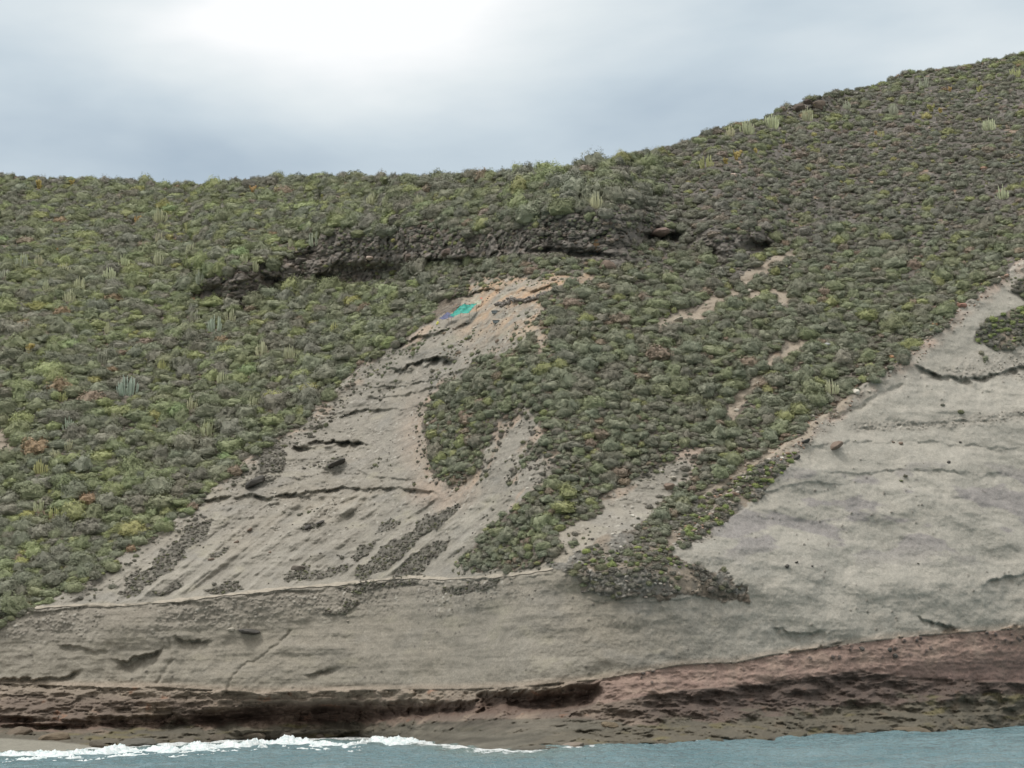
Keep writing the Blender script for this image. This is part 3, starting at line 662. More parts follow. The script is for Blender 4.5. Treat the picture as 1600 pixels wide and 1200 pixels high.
CACT = [cactus_mesh("candelabra_cactus", 400+k, n=26+5*k) for k in range(4)]
def pear_mesh(name, seed, n=46):
    rr = np.random.default_rng(seed); V0, F0 = ICO2; Vs = []; Fs = []; o = 0; pts = [np.array([rr.uniform(-.1, .1), rr.uniform(-.1, .1), 0.]) for _ in range(5)]
    for k in range(n):
        p = pts[rr.integers(len(pts))]; yaw, tilt = rr.uniform(0, 3.14), rr.normal()*.45; s = rr.uniform(.11, .17)
        q = V0*np.array([.8, .16, 1.15])*s; q[:, 2] += s
        ct, st = math.cos(tilt), math.sin(tilt); q = np.stack([q[:, 0]*ct+q[:, 2]*st, q[:, 1], -q[:, 0]*st+q[:, 2]*ct], 1)
        cy, sy = math.cos(yaw), math.sin(yaw); q = np.stack([q[:, 0]*cy-q[:, 1]*sy, q[:, 0]*sy+q[:, 1]*cy, q[:, 2]], 1)+p
        tipp = p+np.array([math.sin(tilt)*cy, math.sin(tilt)*sy, ct])*s*1.9
        if tipp[2] < .75 and np.hypot(tipp[0], tipp[1]) < .95: pts.append(tipp)
        Vs.append(q); Fs.append(F0+o); o += len(q)
    return mesh_np(name, np.concatenate(Vs), np.concatenate(Fs), [MLEAF], smooth=True)
PEAR = [pear_mesh("prickly_pear", 500+k) for k in range(3)]
MSTONE, t, b = newmat("loose_rock")
a = node(t, 'ShaderNodeAttribute', attribute_type='INSTANCER', attribute_name='bcol'); tc_ = node(t, 'ShaderNodeTexCoord')
n_ = node(t, 'ShaderNodeTexNoise', i_Scale=3.5, i_Detail=6.0, i_Roughness=.65); L(t, tc_.outputs['Object'], n_.inputs['Vector'])
f = mth(t, 'ADD', mth(t, 'MULTIPLY', n_.outputs[0], .9), .55); cb = node(t, 'ShaderNodeCombineXYZ'); [L(t, f, cb.inputs[i]) for i in range(3)]
L(t, mixc(t, 1.0, a.outputs['Color'], cb.outputs[0], 'MULTIPLY'), b.inputs['Base Color']); b.inputs['Roughness'].default_value = .9
bp = node(t, 'ShaderNodeBump', i_Strength=.6, i_Distance=.08); L(t, n_.outputs[0], bp.inputs['Height']); L(t, bp.outputs[0], b.inputs['Normal'])
def rock_mesh(name, seed, sub=3, cuts=9, flat=.7):
    rr = np.random.default_rng(seed); V, Fc = {2: ICO2, 3: ICO3, 4: ICO4}[sub]; V = V.copy()
    for k in range(cuts):
        nrm = rr.normal(size=3); nrm /= np.linalg.norm(nrm); d = rr.uniform(.5, .85); s = V@nrm; ex = np.maximum(s-d, 0); V -= ex[:, None]*nrm*.92
    V *= (1+.16*fbm(V+rr.uniform(0, 9, 3), .6, 3, 160))[:, None]; V[:, 2] *= flat
    return mesh_np(name, V, Fc, [MSTONE], smooth=False)
ROCK = [rock_mesh("boulder", 600+k) for k in range(8)]; CHIP = [rock_mesh("stone", 700+k, 2, 7, .65) for k in range(6)]

# ------------------------------------------------------------------ words for telling plants apart
MARKS = [("the turquoise tarp", 722, 487, 70), ("the orange rock pillar", 932, 378, 50), ("the pale pink boulder", 1145, 272, 60), ("the cave in the dark ledge", 580, 435, 80), ("the small cave left of the ledge", 322, 462, 60),
         ("the dark outcrop on the skyline", 1255, 166, 80), ("the pale winding trail", 1160, 440, 70), ("the dark hollow right of the ledge", 1183, 386, 70), ("the pale gully", 1215, 585, 70), ("the bare slanting chute", 800, 690, 60),
         ("the carved scoop in the tuff", 650, 580, 70), ("the big brown boulder", 948, 412, 50)]
def words(v_):
    n_ = int(np.clip(round(v_), 1, 99)); ones = "zero one two three four five six seven eight nine ten eleven twelve thirteen fourteen fifteen sixteen seventeen eighteen nineteen".split()
    if n_ < 20: return ones[n_]
    t10 = "twenty thirty forty fifty sixty seventy eighty ninety".split()[n_//10-2]; return t10+("-"+ones[n_ % 10] if n_ % 10 else "")
def where(x, yv):
    best = None
    for n_, mx, my, r_ in MARKS:
        d = math.hypot(x-mx, yv-my)
        if d < r_ and (best is None or d < best[0]): best = (d, n_, mx, my)
    if best:
        _, n_, mx, my = best
        dx, dy = x-mx, yv-my
        if abs(dx) > 1.3*abs(dy): s = "just left of " if dx < 0 else "just right of "
        elif abs(dy) > 1.3*abs(dx): s = "just above " if dy < 0 else "just below "
        else: s = ("above " if dy < 0 else "below ")+"and "+("left of " if dx < 0 else "right of ")
        return s+n_+f", {words(x/16)} percent across"
    sk = float(pl(SKY, x)); dl = float(poly_sdf(np.array([x]), np.array([yv]), LEFT)[0]); dsr = float(poly_sdf(np.array([x]), np.array([yv]), SPURFACE)[0])
    if yv-sk < 22: zone = "on the skyline"
    elif yv-sk < 60: zone = "just under the skyline"
    elif -28 < dsr < 0: zone = "above the bare right face"
    elif 0 < dl < 28: zone = "beside the bare tuff ridge"
    elif dl > 0: zone = "on the left slope"
    elif dsr > 0: zone = "on the bare right face"
    elif x > 1000 and yv < 420: zone = "on the stony slope"
    elif yv > 540: zone = "between the bare strips" if x < 1000 else "on the right-hand slope"
    elif yv < 440: zone = "above the dark ledge"
    else: zone = "on the middle slope"
    return zone+f", {words(x/16)} percent across, {words(yv/12)} percent down"
LABELS = {}
def give_label(o, desc, x, yv, cat, group):
    lab = desc+" "+where(x, yv)
    if ' '.join(lab.split()[:16]).rstrip(',') in LABELS: lab = desc+f" {words(x/16)} percent across and {words(yv/12)} percent down the photo"
    if lab in LABELS:
        for dx_ in (1, -1, 2, -2):
            lab = desc+f" between {words(x/16-(dx_ > 0))} and {words(x/16+abs(dx_))} percent across, {words(yv/12)} percent down"
            if lab not in LABELS: break
    w = lab.split()
    if len(w) > 16: lab = " ".join(w[:16]).rstrip(',')
    o['label'] = lab; o['category'] = cat; o['group'] = group
    LABELS.setdefault(lab, []).append(o)

# ------------------------------------------------------------------ scatter the shrubs
class Hash:
    def __init__(s, cell): s.c = cell; s.d = {}
    def ok(s, p, r, k):
        i, j, l_ = int(p[0]//s.c), int(p[1]//s.c), int(p[2]//s.c)
        for a_ in (-1, 0, 1):
            for b_ in (-1, 0, 1):
                for c_ in (-1, 0, 1):
                    for (q, rq) in s.d.get((i+a_, j+b_, l_+c_), ()):
                        dd = (p[0]-q[0])**2+(p[1]-q[1])**2+(p[2]-q[2])**2
                        if dd < ((r+rq)*k)**2: return False
        return True
    def add(s, p, r): s.d.setdefault((int(p[0]//s.c), int(p[1]//s.c), int(p[2]//s.c)), []).append((p, r))
HS = Hash(4.4)
CACTI = [(250, 333, 34), (297, 351, 26), (250, 370, 22), (101, 417, 26), (299, 387, 26), (34, 405, 28), (61, 405, 22), (170, 425, 28), (74, 444, 22), (8, 425, 20), (125, 442, 26), (108, 460, 26), (248, 403, 24), (194, 405, 24),
         (456, 378, 18), (467, 390, 16), (493, 370, 30), (381, 402, 18), (398, 415, 20), (314, 432, 24), (304, 492, 22), (337, 502, 36), (359, 490, 26), (170, 512, 20), (408, 543, 26), (452, 550, 26), (253, 570, 20), (162, 557, 26),
         (199, 599, 44), (348, 588, 26), (302, 628, 28), (395, 626, 24), (523, 510, 20), (98, 618, 20), (108, 660, 28), (64, 726, 32), (61, 787, 26), (83, 799, 24), (324, 669, 30), (108, 694, 22), (86, 707, 22),
         (582, 310, 26), (606, 310, 26), (655, 309, 20), (932, 313, 30), (684, 306, 18), (1205, 186, 36), (1168, 196, 32), (1262, 178, 26), (1141, 203, 22), (1104, 248, 32), (1397, 170, 22), (1546, 190, 32), (1445, 126, 26), (1566, 298, 30),
         (1377, 207, 16), (1323, 162, 20), (1586, 110, 26), (1300, 601, 32)]
def cell_col(base_, v_=.1):
    k = 1.3*(1+random.uniform(-v_, v_)); g_ = sum(base_)/3; return [max(.01, (c_*.94+g_*.06)*k*(1+random.uniform(-.03, .03))) for c_ in base_]
def place(meshes, name, x, yv, wpx, base_, hz=1.0, sink=.0, add=True, zrot=None):
    p = P1(x, yv); s = wpx/F*p.y/2; o = link(name, random.choice(meshes), loc=(p.x, p.y, p.z-sink*s), rot=(0, 0, random.uniform(0, 6.28) if zrot is None else zrot), scale=(s, s, s*hz))
    o['bcol'] = cell_col(base_); 
    if add: HS.add(tuple(p), s*(1.25 if meshes is CACT else .8)); HS.add((p.x, p.y-s*.9, p.z-s*.7), s*.5)
    return o
tints = {"pale green": (.38, .39, .25), "blue green": (.29, .345, .27), "grey green": (.33, .34, .26), "yellow green": (.36, .36, .17)}
for i, (x, yv, w) in enumerate(CACTI):
    tn = "blue green" if (x, yv) in ((337, 502), (199, 599), (108, 660)) else random.choice(list(tints)[:1]*3+["grey green", "yellow green"])
    o = place(CACT, "candelabra_cactus", x, yv+w*.42, w*1.2, tints[tn], hz=random.uniform(1.45, 1.8)*(.8 if w > 30 else 1))
    give_label(o, f"{'broad' if w > 28 else 'small' if w < 21 else 'upright'} {tn} candelabra cactus", x, yv, "cactus", "candelabra cacti on the hillside")
PEARS = [(44, 547, 40), (215, 345, 34), (232, 386, 24), (60, 290, 34), (112, 286, 24), (395, 297, 30), (430, 299, 26), (505, 309, 20), (1151, 244, 40), (1135, 252, 26), (1455, 170, 34), (1471, 173, 24), (1427, 178, 14), (1368, 208, 18), (385, 288, 22), (700, 300, 20), (1224, 222, 20), (1180, 236, 22),
         (335, 282, 22), (90, 392, 18), (1530, 140, 26), (1485, 140, 22), (248, 660, 20), (190, 470, 18)]
for x, yv, w in PEARS:
    tn, colr = random.choice([("yellow", (.30, .24, .085)), ("yellow-green", (.24, .24, .09)), ("golden brown", (.28, .19, .08))])
    o = place(PEAR, "prickly_pear", x, yv+w*.15, w*1.0, colr, hz=.8)
    give_label(o, f"{tn} prickly pear clump", x, yv, "cactus", "prickly pears on the hillside")

# shrubs that can be told apart in the photograph: (x, y, width, kind, tint words, colour)
cand = []
N = 215000
cxp = rng.uniform(-400, 2060, N); cyp_ = rng.random(N); skc = pl(SKY, cxp); cyp = skc-3+(cyp_)*(990-skc)
pos = at_(cxp, np.maximum(cyp, skc+.5))
vgm = fld(veg, cxp, cyp); grm = fld(greens, cxp, cyp); stm = fld(strip, cxp, cyp); lvm = fld(lava, cxp, cyp); brm = fld(bare, cxp, cyp); slm = fld(sL, cxp, cyp); stre = fld(dStream, cxp, cyp)
den = fbm(pos, 7, 3, 171); den2 = fbm(pos, 18, 2, 175)
sRc = fld(sR, cxp, cyp); sSc = fld(sS, cxp, cyp)
out = []
palL = [((.195, .22, .115), 5, "olive green"), ((.18, .198, .118), 5, "dull green"), ((.235, .262, .12), 2.5, "bright olive"), ((.168, .178, .13), 5, "grey-green"), ((.178, .176, .136), 2.5, "grey twiggy"), ((.29, .29, .11), .3, "yellowish"), ((.20, .26, .12), .12, "fresh green"), ((.24, .17, .10), .3, "rusty")]
palR = [((.165, .172, .132), 6, "grey-green"), ((.188, .205, .12), 2.5, "olive green"), ((.172, .168, .138), 6, "grey twiggy"), ((.24, .25, .11), .7, "bright olive"), ((.21, .175, .14), 1.6, "brownish"), ((.28, .26, .10), .12, "yellowish")]
palM = [((.175, .188, .13), 6, "grey-green"), ((.19, .21, .12), 3, "olive green"), ((.176, .174, .132), 4, "grey twiggy"), ((.235, .25, .11), .8, "bright olive"), ((.22, .17, .125), .6, "brownish")]
palG = [((.19, .23, .08), 3, "fresh green"), ((.15, .165, .10), 4, "dark green"), ((.165, .16, .13), 5, "grey twiggy"), ((.25, .30, .09), 1.2, "lime green")]
palS = [((.13, .128, .10), 5, "dark grey-green"), ((.15, .155, .09), 2, "dull green"), ((.14, .13, .11), 4, "grey twiggy")]
def pick(pal):
    r_ = random.random()*sum(p_[1] for p_ in pal)
    for p_ in pal:
        r_ -= p_[1]
        if r_ <= 0: return p_
    return pal[-1]
passes = [(1.5, 2.4, 0, 8600), (.95, 1.5, 8600, 57000), (.6, 1.0, 57000, 122000), (.32, .62, 122000, 179000), (.2, .36, 179000, N)]
jz = fbm(pos, 9, 3, 177); gap = fbm(pos, 5.5, 3, 221)
for pi, (ra, rb, n0, n1_) in enumerate(passes):
    for k in range(n0, n1_):
        x, yv = cxp[k], cyp[k]
        if yv > 985: continue
        zone = None; j_ = jz[k]
        if grm[k] > .5: zone = 'G'
        elif yv > 893 and x > 860: continue
        elif vgm[k] > .5:
            if stre[k] < 9+j_*16: continue
            if gap[k] > .34 and random.random() < .75: continue
            if slm[k] > 0: zone = 'L'
            elif x > 960+260*j_ and yv < 400+160*j_+(x-1250)*-.12: zone = 'R'
            elif yv < 340: zone = 'L' if x < 950+300*j_ else 'R'
            else: zone = 'M'
        elif stm[k] > .5: zone = 'S'
        elif lvm[k] > .5:
            if random.random() < (.10 if yv > np.interp(x, [480, 600, 760, 900, 1000], [398, 392, 388, 366, 362]) else .5) and pi > 0: zone = 'V'
        elif brm[k] > .5 and yv < 940:
            ed = -slm[k] if x < 720 else 1e9
            near = ed < 30 or abs(sRc[k]) < 16
            pb = .42 if near else (.25 if den[k] > .22 else .0)
            if yv > 760: pb *= .25
            if x > 1100 and yv > 600: pb *= .05
            if random.random() < pb: zone = 'B'
        if zone is None: continue
        r_ = random.uniform(ra, rb); kk = .66
        if zone == 'L': r_ *= 1.05+.35*den2[k]; kk = .54
        elif zone == 'R':
            r_ *= .92; kk = .60+.7*max(0, den[k])
            if pi == 0: continue
            if pi == 1 and random.random() < (.8 if yv-skc[k] > 50 else .3): continue
            if pi == 2 and random.random() < .4: continue
        elif zone == 'M':
            r_ *= .78; kk = .54
            if pi == 0 and random.random() < .5: continue
            if yv > 640: r_ *= .8
        elif zone == 'G':
            if x < 1170 and yv > 880 and random.random() < .72: continue
            if x < 1300 and den[k] > .12: continue
            r_ *= (.55 if x < 1300 else .7); kk = .62
        elif zone == 'S': r_ *= .26; kk = .66
        elif zone == 'V': r_ *= .55
        elif zone == 'B': r_ *= random.choice([.2, .3, .5]); kk = .75
        if pi >= 3 and zone in 'LM': kk *= .72
        if zone in 'LM' and min(abs(sRc[k]), abs(sSc[k])) < 13:
            r_ *= .7
            if random.random() < .35: continue
        if zone in 'GSBV' and pi < 2: continue
        p = pos[k]
        if not HS.ok(p, r_, kk): continue
        # keep clear of the shelter
        if (676 < x < 756 and 466 < yv < 512) or (756 <= x < 785 and 474 < yv < 510): continue
        HS.add(tuple(p), r_)
        pal = {'L': palL, 'R': palR, 'M': palM, 'G': palG, 'S': palS, 'V': palR, 'B': palS if yv > 600 else palM}[zone]
        if zone == 'R' and random.random() < .55*max(0, 1-(yv-skc[k])/90): pal = palL
        if zone == 'L' and random.random() < 1.6*max(0, den2[k]): pal = palM
        if zone == 'G' and x < 1300 and random.random() < (.93 if yv > 885 else .22): pal = palS
        if zone == 'L' and yv > 480 and random.random() < .4: pal = palM
        if zone == 'L' and x > 600 and yv > 330 and random.random() < (x-600)/400: pal = palR
        if zone == 'L' and yv < 380 and random.random() < .12: pal = palR
        colr, _, nm = pick(pal)
        out.append((x, yv, p, r_, cell_col(colr, .13), nm, zone))
# shrubs standing on the land just behind the skyline
for k in range(560):
    ci = random.uniform(40, NC-41); i = int(ci)
    if not (-400 < pxs[i] < 2060): continue
    p = Pg[i, -1].copy(); d = random.uniform(.3, 7); rzl = RZ[i, -1]*.93
    p[1] += d; p[0] += RX[i, -1]*d; p[2] += d*rzl*(.75-d/110)
    r_ = random.uniform(.6, 1.6)*(1 if pxs[i] < 1050 else .8)
    if not HS.ok(p, r_, .6): continue
    HS.add(tuple(p), r_); colr, _, nm = pick(palL if pxs[i] < 1200 else palM)
    out.append((pxs[i], s_[i]-2, p, r_, cell_col(colr), nm, 'K'))
print("shrubs", len(out))
brown = [o for o in out if o[5] in ("rusty", "brownish")]; green = [o for o in out if o[5] not in ("rusty", "brownish")]
def split(lst):
    lst = sorted(lst, key=lambda o: -(o[3]/o[2][1])*(1 if 0 < o[0] < 1600 else 0)); return lst[:300], lst[300:]
def instance_stuff(name, items, srcs, label, nidx=None):
    """one object: points with size, turn, kind and colour; geometry nodes set a shrub or stone on each"""
    n = len(items); me = bpy.data.meshes.new(name); me.vertices.add(n)
    me.vertices.foreach_set('co', np.array([it[0] for it in items], np.float32).ravel())
    def attr(nm, ty, data, key):
        a_ = me.attributes.new(nm, ty, 'POINT'); a_.data.foreach_set(key, np.asarray(data, np.float32 if key != 'value' or ty == 'FLOAT' else np.int32).ravel())
    attr('size', 'FLOAT_VECTOR', [it[1] for it in items], 'vector'); attr('turn', 'FLOAT_VECTOR', [it[2] for it in items], 'vector')
    attr('pickid', 'INT', [it[3] for it in items], 'value'); attr('bcol', 'FLOAT_COLOR', [(*it[4], 1) for it in items], 'color')
    o = link(name, me); tag(o, label=label, kind='stuff')
    g = bpy.data.node_groups.new(name, 'GeometryNodeTree'); g.interface.new_socket('Geometry', in_out='INPUT', socket_type='NodeSocketGeometry'); g.interface.new_socket('Geometry', in_out='OUTPUT', socket_type='NodeSocketGeometry')
    gi = g.nodes.new('NodeGroupInput'); go = g.nodes.new('NodeGroupOutput'); ip = g.nodes.new('GeometryNodeInstanceOnPoints'); jn = g.nodes.new('GeometryNodeJoinGeometry')
    for s in srcs:
        oi = g.nodes.new('GeometryNodeObjectInfo'); oi.transform_space = 'ORIGINAL'; oi.inputs['Object'].default_value = s; oi.inputs['As Instance'].default_value = True
        g.links.new(oi.outputs['Geometry'], jn.inputs[0])
    def na(nm, dt):
        q = g.nodes.new('GeometryNodeInputNamedAttribute'); q.data_type = dt; q.inputs['Name'].default_value = nm; return q.outputs['Attribute']
    g.links.new(gi.outputs[0], ip.inputs['Points']); g.links.new(jn.outputs[0], ip.inputs['Instance']); ip.inputs['Pick Instance'].default_value = True
    g.links.new(na('pickid', 'INT'), ip.inputs['Instance Index']); 
    e2r = g.nodes.new('FunctionNodeEulerToRotation'); g.links.new(na('turn', 'FLOAT_VECTOR'), e2r.inputs[0]); g.links.new(e2r.outputs[0], ip.inputs['Rotation'])
    g.links.new(na('size', 'FLOAT_VECTOR'), ip.inputs['Scale'])
    g.links.new(ip.outputs[0], go.inputs[0])
    md = o.modifiers.new('scatter', 'NODES'); md.node_group = g; return o
def emit(lst, meshes, name, cat, group, desc_fn, stufflabel, stuffname):
    ind, rest = split(lst); srcs = {}
    for (x, yv, p, r_, colr, nm, zone) in ind:
        k = random.randrange(len(meshes)); tl = .25
        o = link(name, meshes[k], loc=(p[0], p[1], p[2]-.05*r_), rot=(random.uniform(-.12, .12)+.18, random.uniform(-.1, .1), random.uniform(0, 6.28)), scale=(r_*random.uniform(.9, 1.25), r_*random.uniform(.75, 1.1), r_*random.uniform(.7, 1.15)))
        o.rotation_euler = (0.0, 0, random.uniform(0, 6.28)); o['bcol'] = colr; srcs.setdefault(k, o)
        give_label(o, desc_fn(r_, nm), x, yv, cat, group)
    if rest:
        ks = sorted(srcs); so = [srcs[k] for k in ks]
        items = []
        for (x, yv, p, r_, colr, nm, zone) in rest:
            q = r_; items.append(((p[0], p[1], p[2]-.05*r_), (q*random.uniform(.85, 1.4), q*random.uniform(.75, 1.1), q*random.uniform(.65, 1.2)), (random.uniform(-.18, .18), random.uniform(-.18, .18), random.uniform(0, 6.28)), random.randrange(len(so)), colr))
        instance_stuff(stuffname, items, so, stufflabel)
emit(green, BUSH, "spurge_bush", "bush", "rounded spurge bushes covering the hillside", lambda r_, nm: ("huge" if r_ > 1.9 else "broad" if r_ > 1.6 else "domed")+" "+nm+" bush",
     "smaller rounded green and grey spurge bushes covering the hillside", "small_spurge_bushes")
emit(brown, DRY, "dry_shrub", "shrub", "dry brown shrubs among the green bushes", lambda r_, nm: ("large" if r_ > .7 else "small" if r_ < .35 else "medium")+" "+nm+" dry shrub",
     "small dry brown shrubs scattered over the hillside", "small_dry_shrubs")

# ------------------------------------------------------------------ boulders one can point to
WHITE, PALE, BROWN, DARK, PINK, ORANGE = (.60, .57, .50), (.42, .39, .33), (.20, .155, .125), (.09, .085, .078), (.50, .40, .34), (.34, .20, .11)
BLD = [(150, 1163, 30, .6, (.10, .088, .07), "dark block half in the surf by the left sand"), (340, 1150, 26, .6, (.11, .095, .075), "dark block at the cliff foot behind the surf"), (395, 1146, 40, .5, (.13, .11, .085), "long brown block at the cliff foot behind the surf"), (450, 1147, 22, .7, (.09, .08, .065), "small dark block at the cliff foot where the surf is highest"), (1010, 1158, 30, .45, (.09, .082, .06), "greenish dark rock on the waterline right of the platform"), (1110, 1156, 44, .35, (.085, .078, .058), "broad low weedy rock on the waterline"), (1240, 1147, 50, .35, (.10, .09, .066), "long weedy rock on the right waterline"), (1420, 1138, 60, .3, (.13, .11, .08), "long brown rock ledge on the far right waterline"), (500, 1149, 18, .6, (.12, .10, .08), "small brown rock behind the end of the surf"),
       (1145, 273, 16, .6, PINK, "pale pink boulder alone on the stony slope below the skyline"), (579, 401, 14, .6, PINK, "pale pinkish boulder lying on top of the dark ledge over its cave"),
       (948, 412, 32, .75, BROWN, "big brown boulder below the right end of the dark ledge"), (932, 381, 10, 2.1, (.22, .145, .085), "upright orange-brown rock pillar standing against the dark ledge"),
       (800, 463, 9, .7, WHITE, "bright white stone on the dark stone wall right of the tarp"), (1166, 493, 8, .8, WHITE, "small white stone below the pale winding trail"), (670, 662, 9, 1.3, WHITE, "white slab leaning at the left edge of the central shrubs"),
       (800, 661, 6, .8, WHITE, "small white stone at the top of the bare slanting chute"), (908, 675, 6, .8, WHITE, "small white stone right of the bare slanting chute"), (824, 762, 5, .8, WHITE, "tiny white stone at the edge of the dark wedge of shrubs"),
       (1222, 714, 7, .8, WHITE, "white stone above the green plants beside a dark slab"), (1243, 713, 17, .5, DARK, "dark slab next to the white stone above the green plants"), (1257, 688, 18, .45, DARK, "dark slab lying on the edge of the bare right face"),
       (1303, 693, 30, .4, BROWN, "flat brown rubble mound on the bare right face"), (1408, 691, 9, .8, BROWN, "lone brown stone on the bare right face"), (1482, 721, 8, .7, DARK, "lone dark stone on the upper part of the right face"),
       (1391, 579, 7, .8, WHITE, "white stone on the brink of the right face"), (1336, 608, 16, .7, PALE, "pale block on the brink of the right face above a white pile"), (1338, 610, 10, .9, WHITE, "whitish pile of rock on the brink of the right face"),
       (1230, 883, 9, .7, DARK, "larger of two dark stones low on the pale right face"), (1269, 884, 5, .7, DARK, "small dark stone low on the pale right face"), (1244, 878, 7, .5, DARK, "thin dark stone just above the larger one on the right face"),
       (614, 479, 18, .6, ORANGE, "orange rock among bushes left of the blue tarp"), (618, 485, 14, .5, PALE, "pale rock just under the orange rock among bushes"), (612, 533, 22, .8, BROWN, "orange-brown rock knob on the crest of the tuff ridge"),
       (362, 982, 12, .5, PALE, "pale stone under the footpath beside dark rubble"), (388, 984, 34, .3, DARK, "low heap of dark rubble under the footpath"), (523, 722, 36, .30, DARK, "long dark slab slanting on the bare tuff ridge"),
       (402, 749, 40, .35, DARK, "dark rugged rock crust beside the left crest of the ridge"), (480, 822, 16, .5, DARK, "dark stone in the middle of the lower bare tuff"), (500, 815, 14, .4, DARK, "flat dark stone right of another on the lower bare tuff"),
       (390, 826, 11, .4, BROWN, "brown stone on the left part of the lower tuff"), (370, 846, 11, .4, BROWN, "brown stone below left of another on the lower tuff"), (330, 873, 10, .6, BROWN, "brown stone at the foot of a line of stones on the tuff"),
       (466, 886, 22, .7, (.16, .14, .12), "dark angular boulder just above the footpath"), (422, 862, 6, .7, BROWN, "small brown stone between two slabs above the footpath"), (1025, 798, 13, .8, WHITE, "white boulder in the row of pale rocks above the green plants"),
       (1010, 812, 10, .8, PALE, "pale boulder in the row of rocks above the green plants"), (993, 822, 9, .8, PALE, "lowest pale boulder in the row above the green plants"), (1044, 757, 22, .6, BROWN, "brown block under the shrubs at the head of the green patch"),
       (1050, 745, 12, .9, PALE, "pale rock above the brown block at the green patch"), (928, 855, 7, .8, WHITE, "white stone in the left part of the lower green patch"), (957, 834, 6, .8, WHITE, "white stone at the upper edge of the lower green patch"),
       (1112, 746, 12, .8, PALE, "pale rock among green plants near the shrub edge"), (1040, 895, 7, .7, PALE, "pale stone at the right end of the lower green patch"), (1293, 539, 16, .8, (.33, .34, .33), "bluish grey rock heap among the right-hand shrubs"),
       (1395, 690, 6, .8, BROWN, "small brown stone beside a larger one on the right face"), (1170, 452, 12, .6, PALE, "pale rock beside the upper pale trail"), (1058, 498, 20, .45, PALE, "pale rock slab at the lower end of the trail"),
       (1210, 590, 12, .7, PALE, "pale rock in the pale gully"), (1188, 598, 14, .7, PALE, "pale rock lower down in the pale gully"), (1150, 640, 12, .7, PALE, "pale rock where the pale gully ends among shrubs"), (1478, 492, 20, .5, (.36, .18, .14), "reddish rock along the brink near the right edge"),
       (1500, 476, 22, .4, (.34, .19, .15), "long reddish rock higher on the brink near the right edge"), (1460, 505, 12, .8, ORANGE, "orange rock on the brink below the reddish rocks"), (1430, 530, 16, .7, DARK, "dark rock on the brink beside pale talus"),
       (1392, 556, 14, .6, ORANGE, "rust-orange rock on the brink among shrubs"), (1535, 262, 22, .4, (.33, .22, .16), "flat reddish slab on the upper slope near the right edge"), (700, 392, 22, .6, (.19, .15, .13), "brown block on top of the dark ledge"),
       (640, 400, 24, .6, (.15, .12, .10), "dark brown block on top of the dark ledge over the cave"), (470, 405, 20, .6, (.10, .09, .08), "dark block at the upper left of the ledge"), (1030, 358, 34, .45, (.20, .15, .13), "brown overhanging rock above a small cave"),
       (1248, 165, 22, .8, (.11, .09, .075), "dark brown rock of the skyline outcrop"), (1280, 163, 30, .7, (.13, .105, .085), "broad dark rock of the skyline outcrop"), (1262, 158, 14, .8, (.10, .08, .07), "top rock of the skyline outcrop"),
       (952, 1130, 26, .5, (.16, .13, .09), "rounded rock at the waterline right of the flat platform"), (890, 1162, 60, .25, (.19, .16, .13), "long low rock lying at the water's edge by the platform"), (30, 1140, 44, .45, (.13, .105, .08), "dark rounded rock by the sand at the far left"),
       (90, 1150, 60, .4, (.15, .12, .085), "broad brown rock above the sand at the far left"), (215, 1158, 60, .4, (.105, .10, .085), "dark rock behind the surf on the left"), (290, 1156, 46, .4, (.12, .105, .085), "dark rock behind the surf right of another"),
       (1500, 690, 5, .8, DARK, "tiny dark stone near the right edge of the tuff face"), (1346, 1012, 9, .8, DARK, "dark stone set in the top of the red bed"), (1390, 1013, 11, .7, DARK, "largest dark stone in the red bed"), (1398, 1023, 9, .9, DARK, "dark stone below the largest one in the red bed")]
for x, yv, w, hz, colr, lab in BLD:
    o = place(ROCK, "boulder", x, yv+w*.18*min(hz, 1), w*1.08, colr, hz=hz/.7, sink=.1, zrot=random.uniform(-.6, .6)+ (3.14 if random.random() < .5 else 0)); o['bcol'] = list(colr)
    o.rotation_euler = (random.uniform(-.1, .1), random.uniform(-.12, .12) if (hz > .5 or yv > 900 or yv < 480) else -.45, o.rotation_euler[2] if hz > .5 else random.uniform(-.25, .25))
    tag(o, lab, "rock", "boulders on the hillside")
# loose stones nobody could count
items = []
P1s = [link("stone", CHIP[k]) for k in range(6)]
SPOTS = [(742, 512), (812, 520), (1205, 610), (1072, 762), (988, 806), (1358, 612)]
for k, s in enumerate(P1s):
    p = P1(*SPOTS[k]); s.location = p; s.scale = (.28,)*3; s['bcol'] = list(PALE if k % 2 else WHITE)
    s['label'] = ["small pale stone on the bare soil just below the turquoise tarp", "small stone on the orange soil right of the bare ridge top", "small stone in the pale gully on the right-hand slope", "small stone beside the brown block at the green patch",
                  "small stone left of the white boulder above the green plants", "small stone on the brink of the right tuff face"][k]
    s['category'] = 'stone'; s['group'] = 'loose stones picked out on the slope'
N2 = 75000; ax_ = rng.uniform(-100, 1720, N2); ay_ = rng.uniform(100, 1175, N2); sk2 = pl(SKY, ax_); ok = ay_ > sk2+2
vg2, gr2, st2, cg2, br2_, bs2, lv2 = [fld(A, ax_, ay_) for A in (veg, greens, strip, cong, bare, base, lava)]
tp = at_(ax_, ay_); sS2 = fld(sS, ax_, ay_); dens3 = fbm(tp, 6, 3, 181); gp2 = fbm(tp, 5.5, 3, 221); sbr = np.abs(sS2)
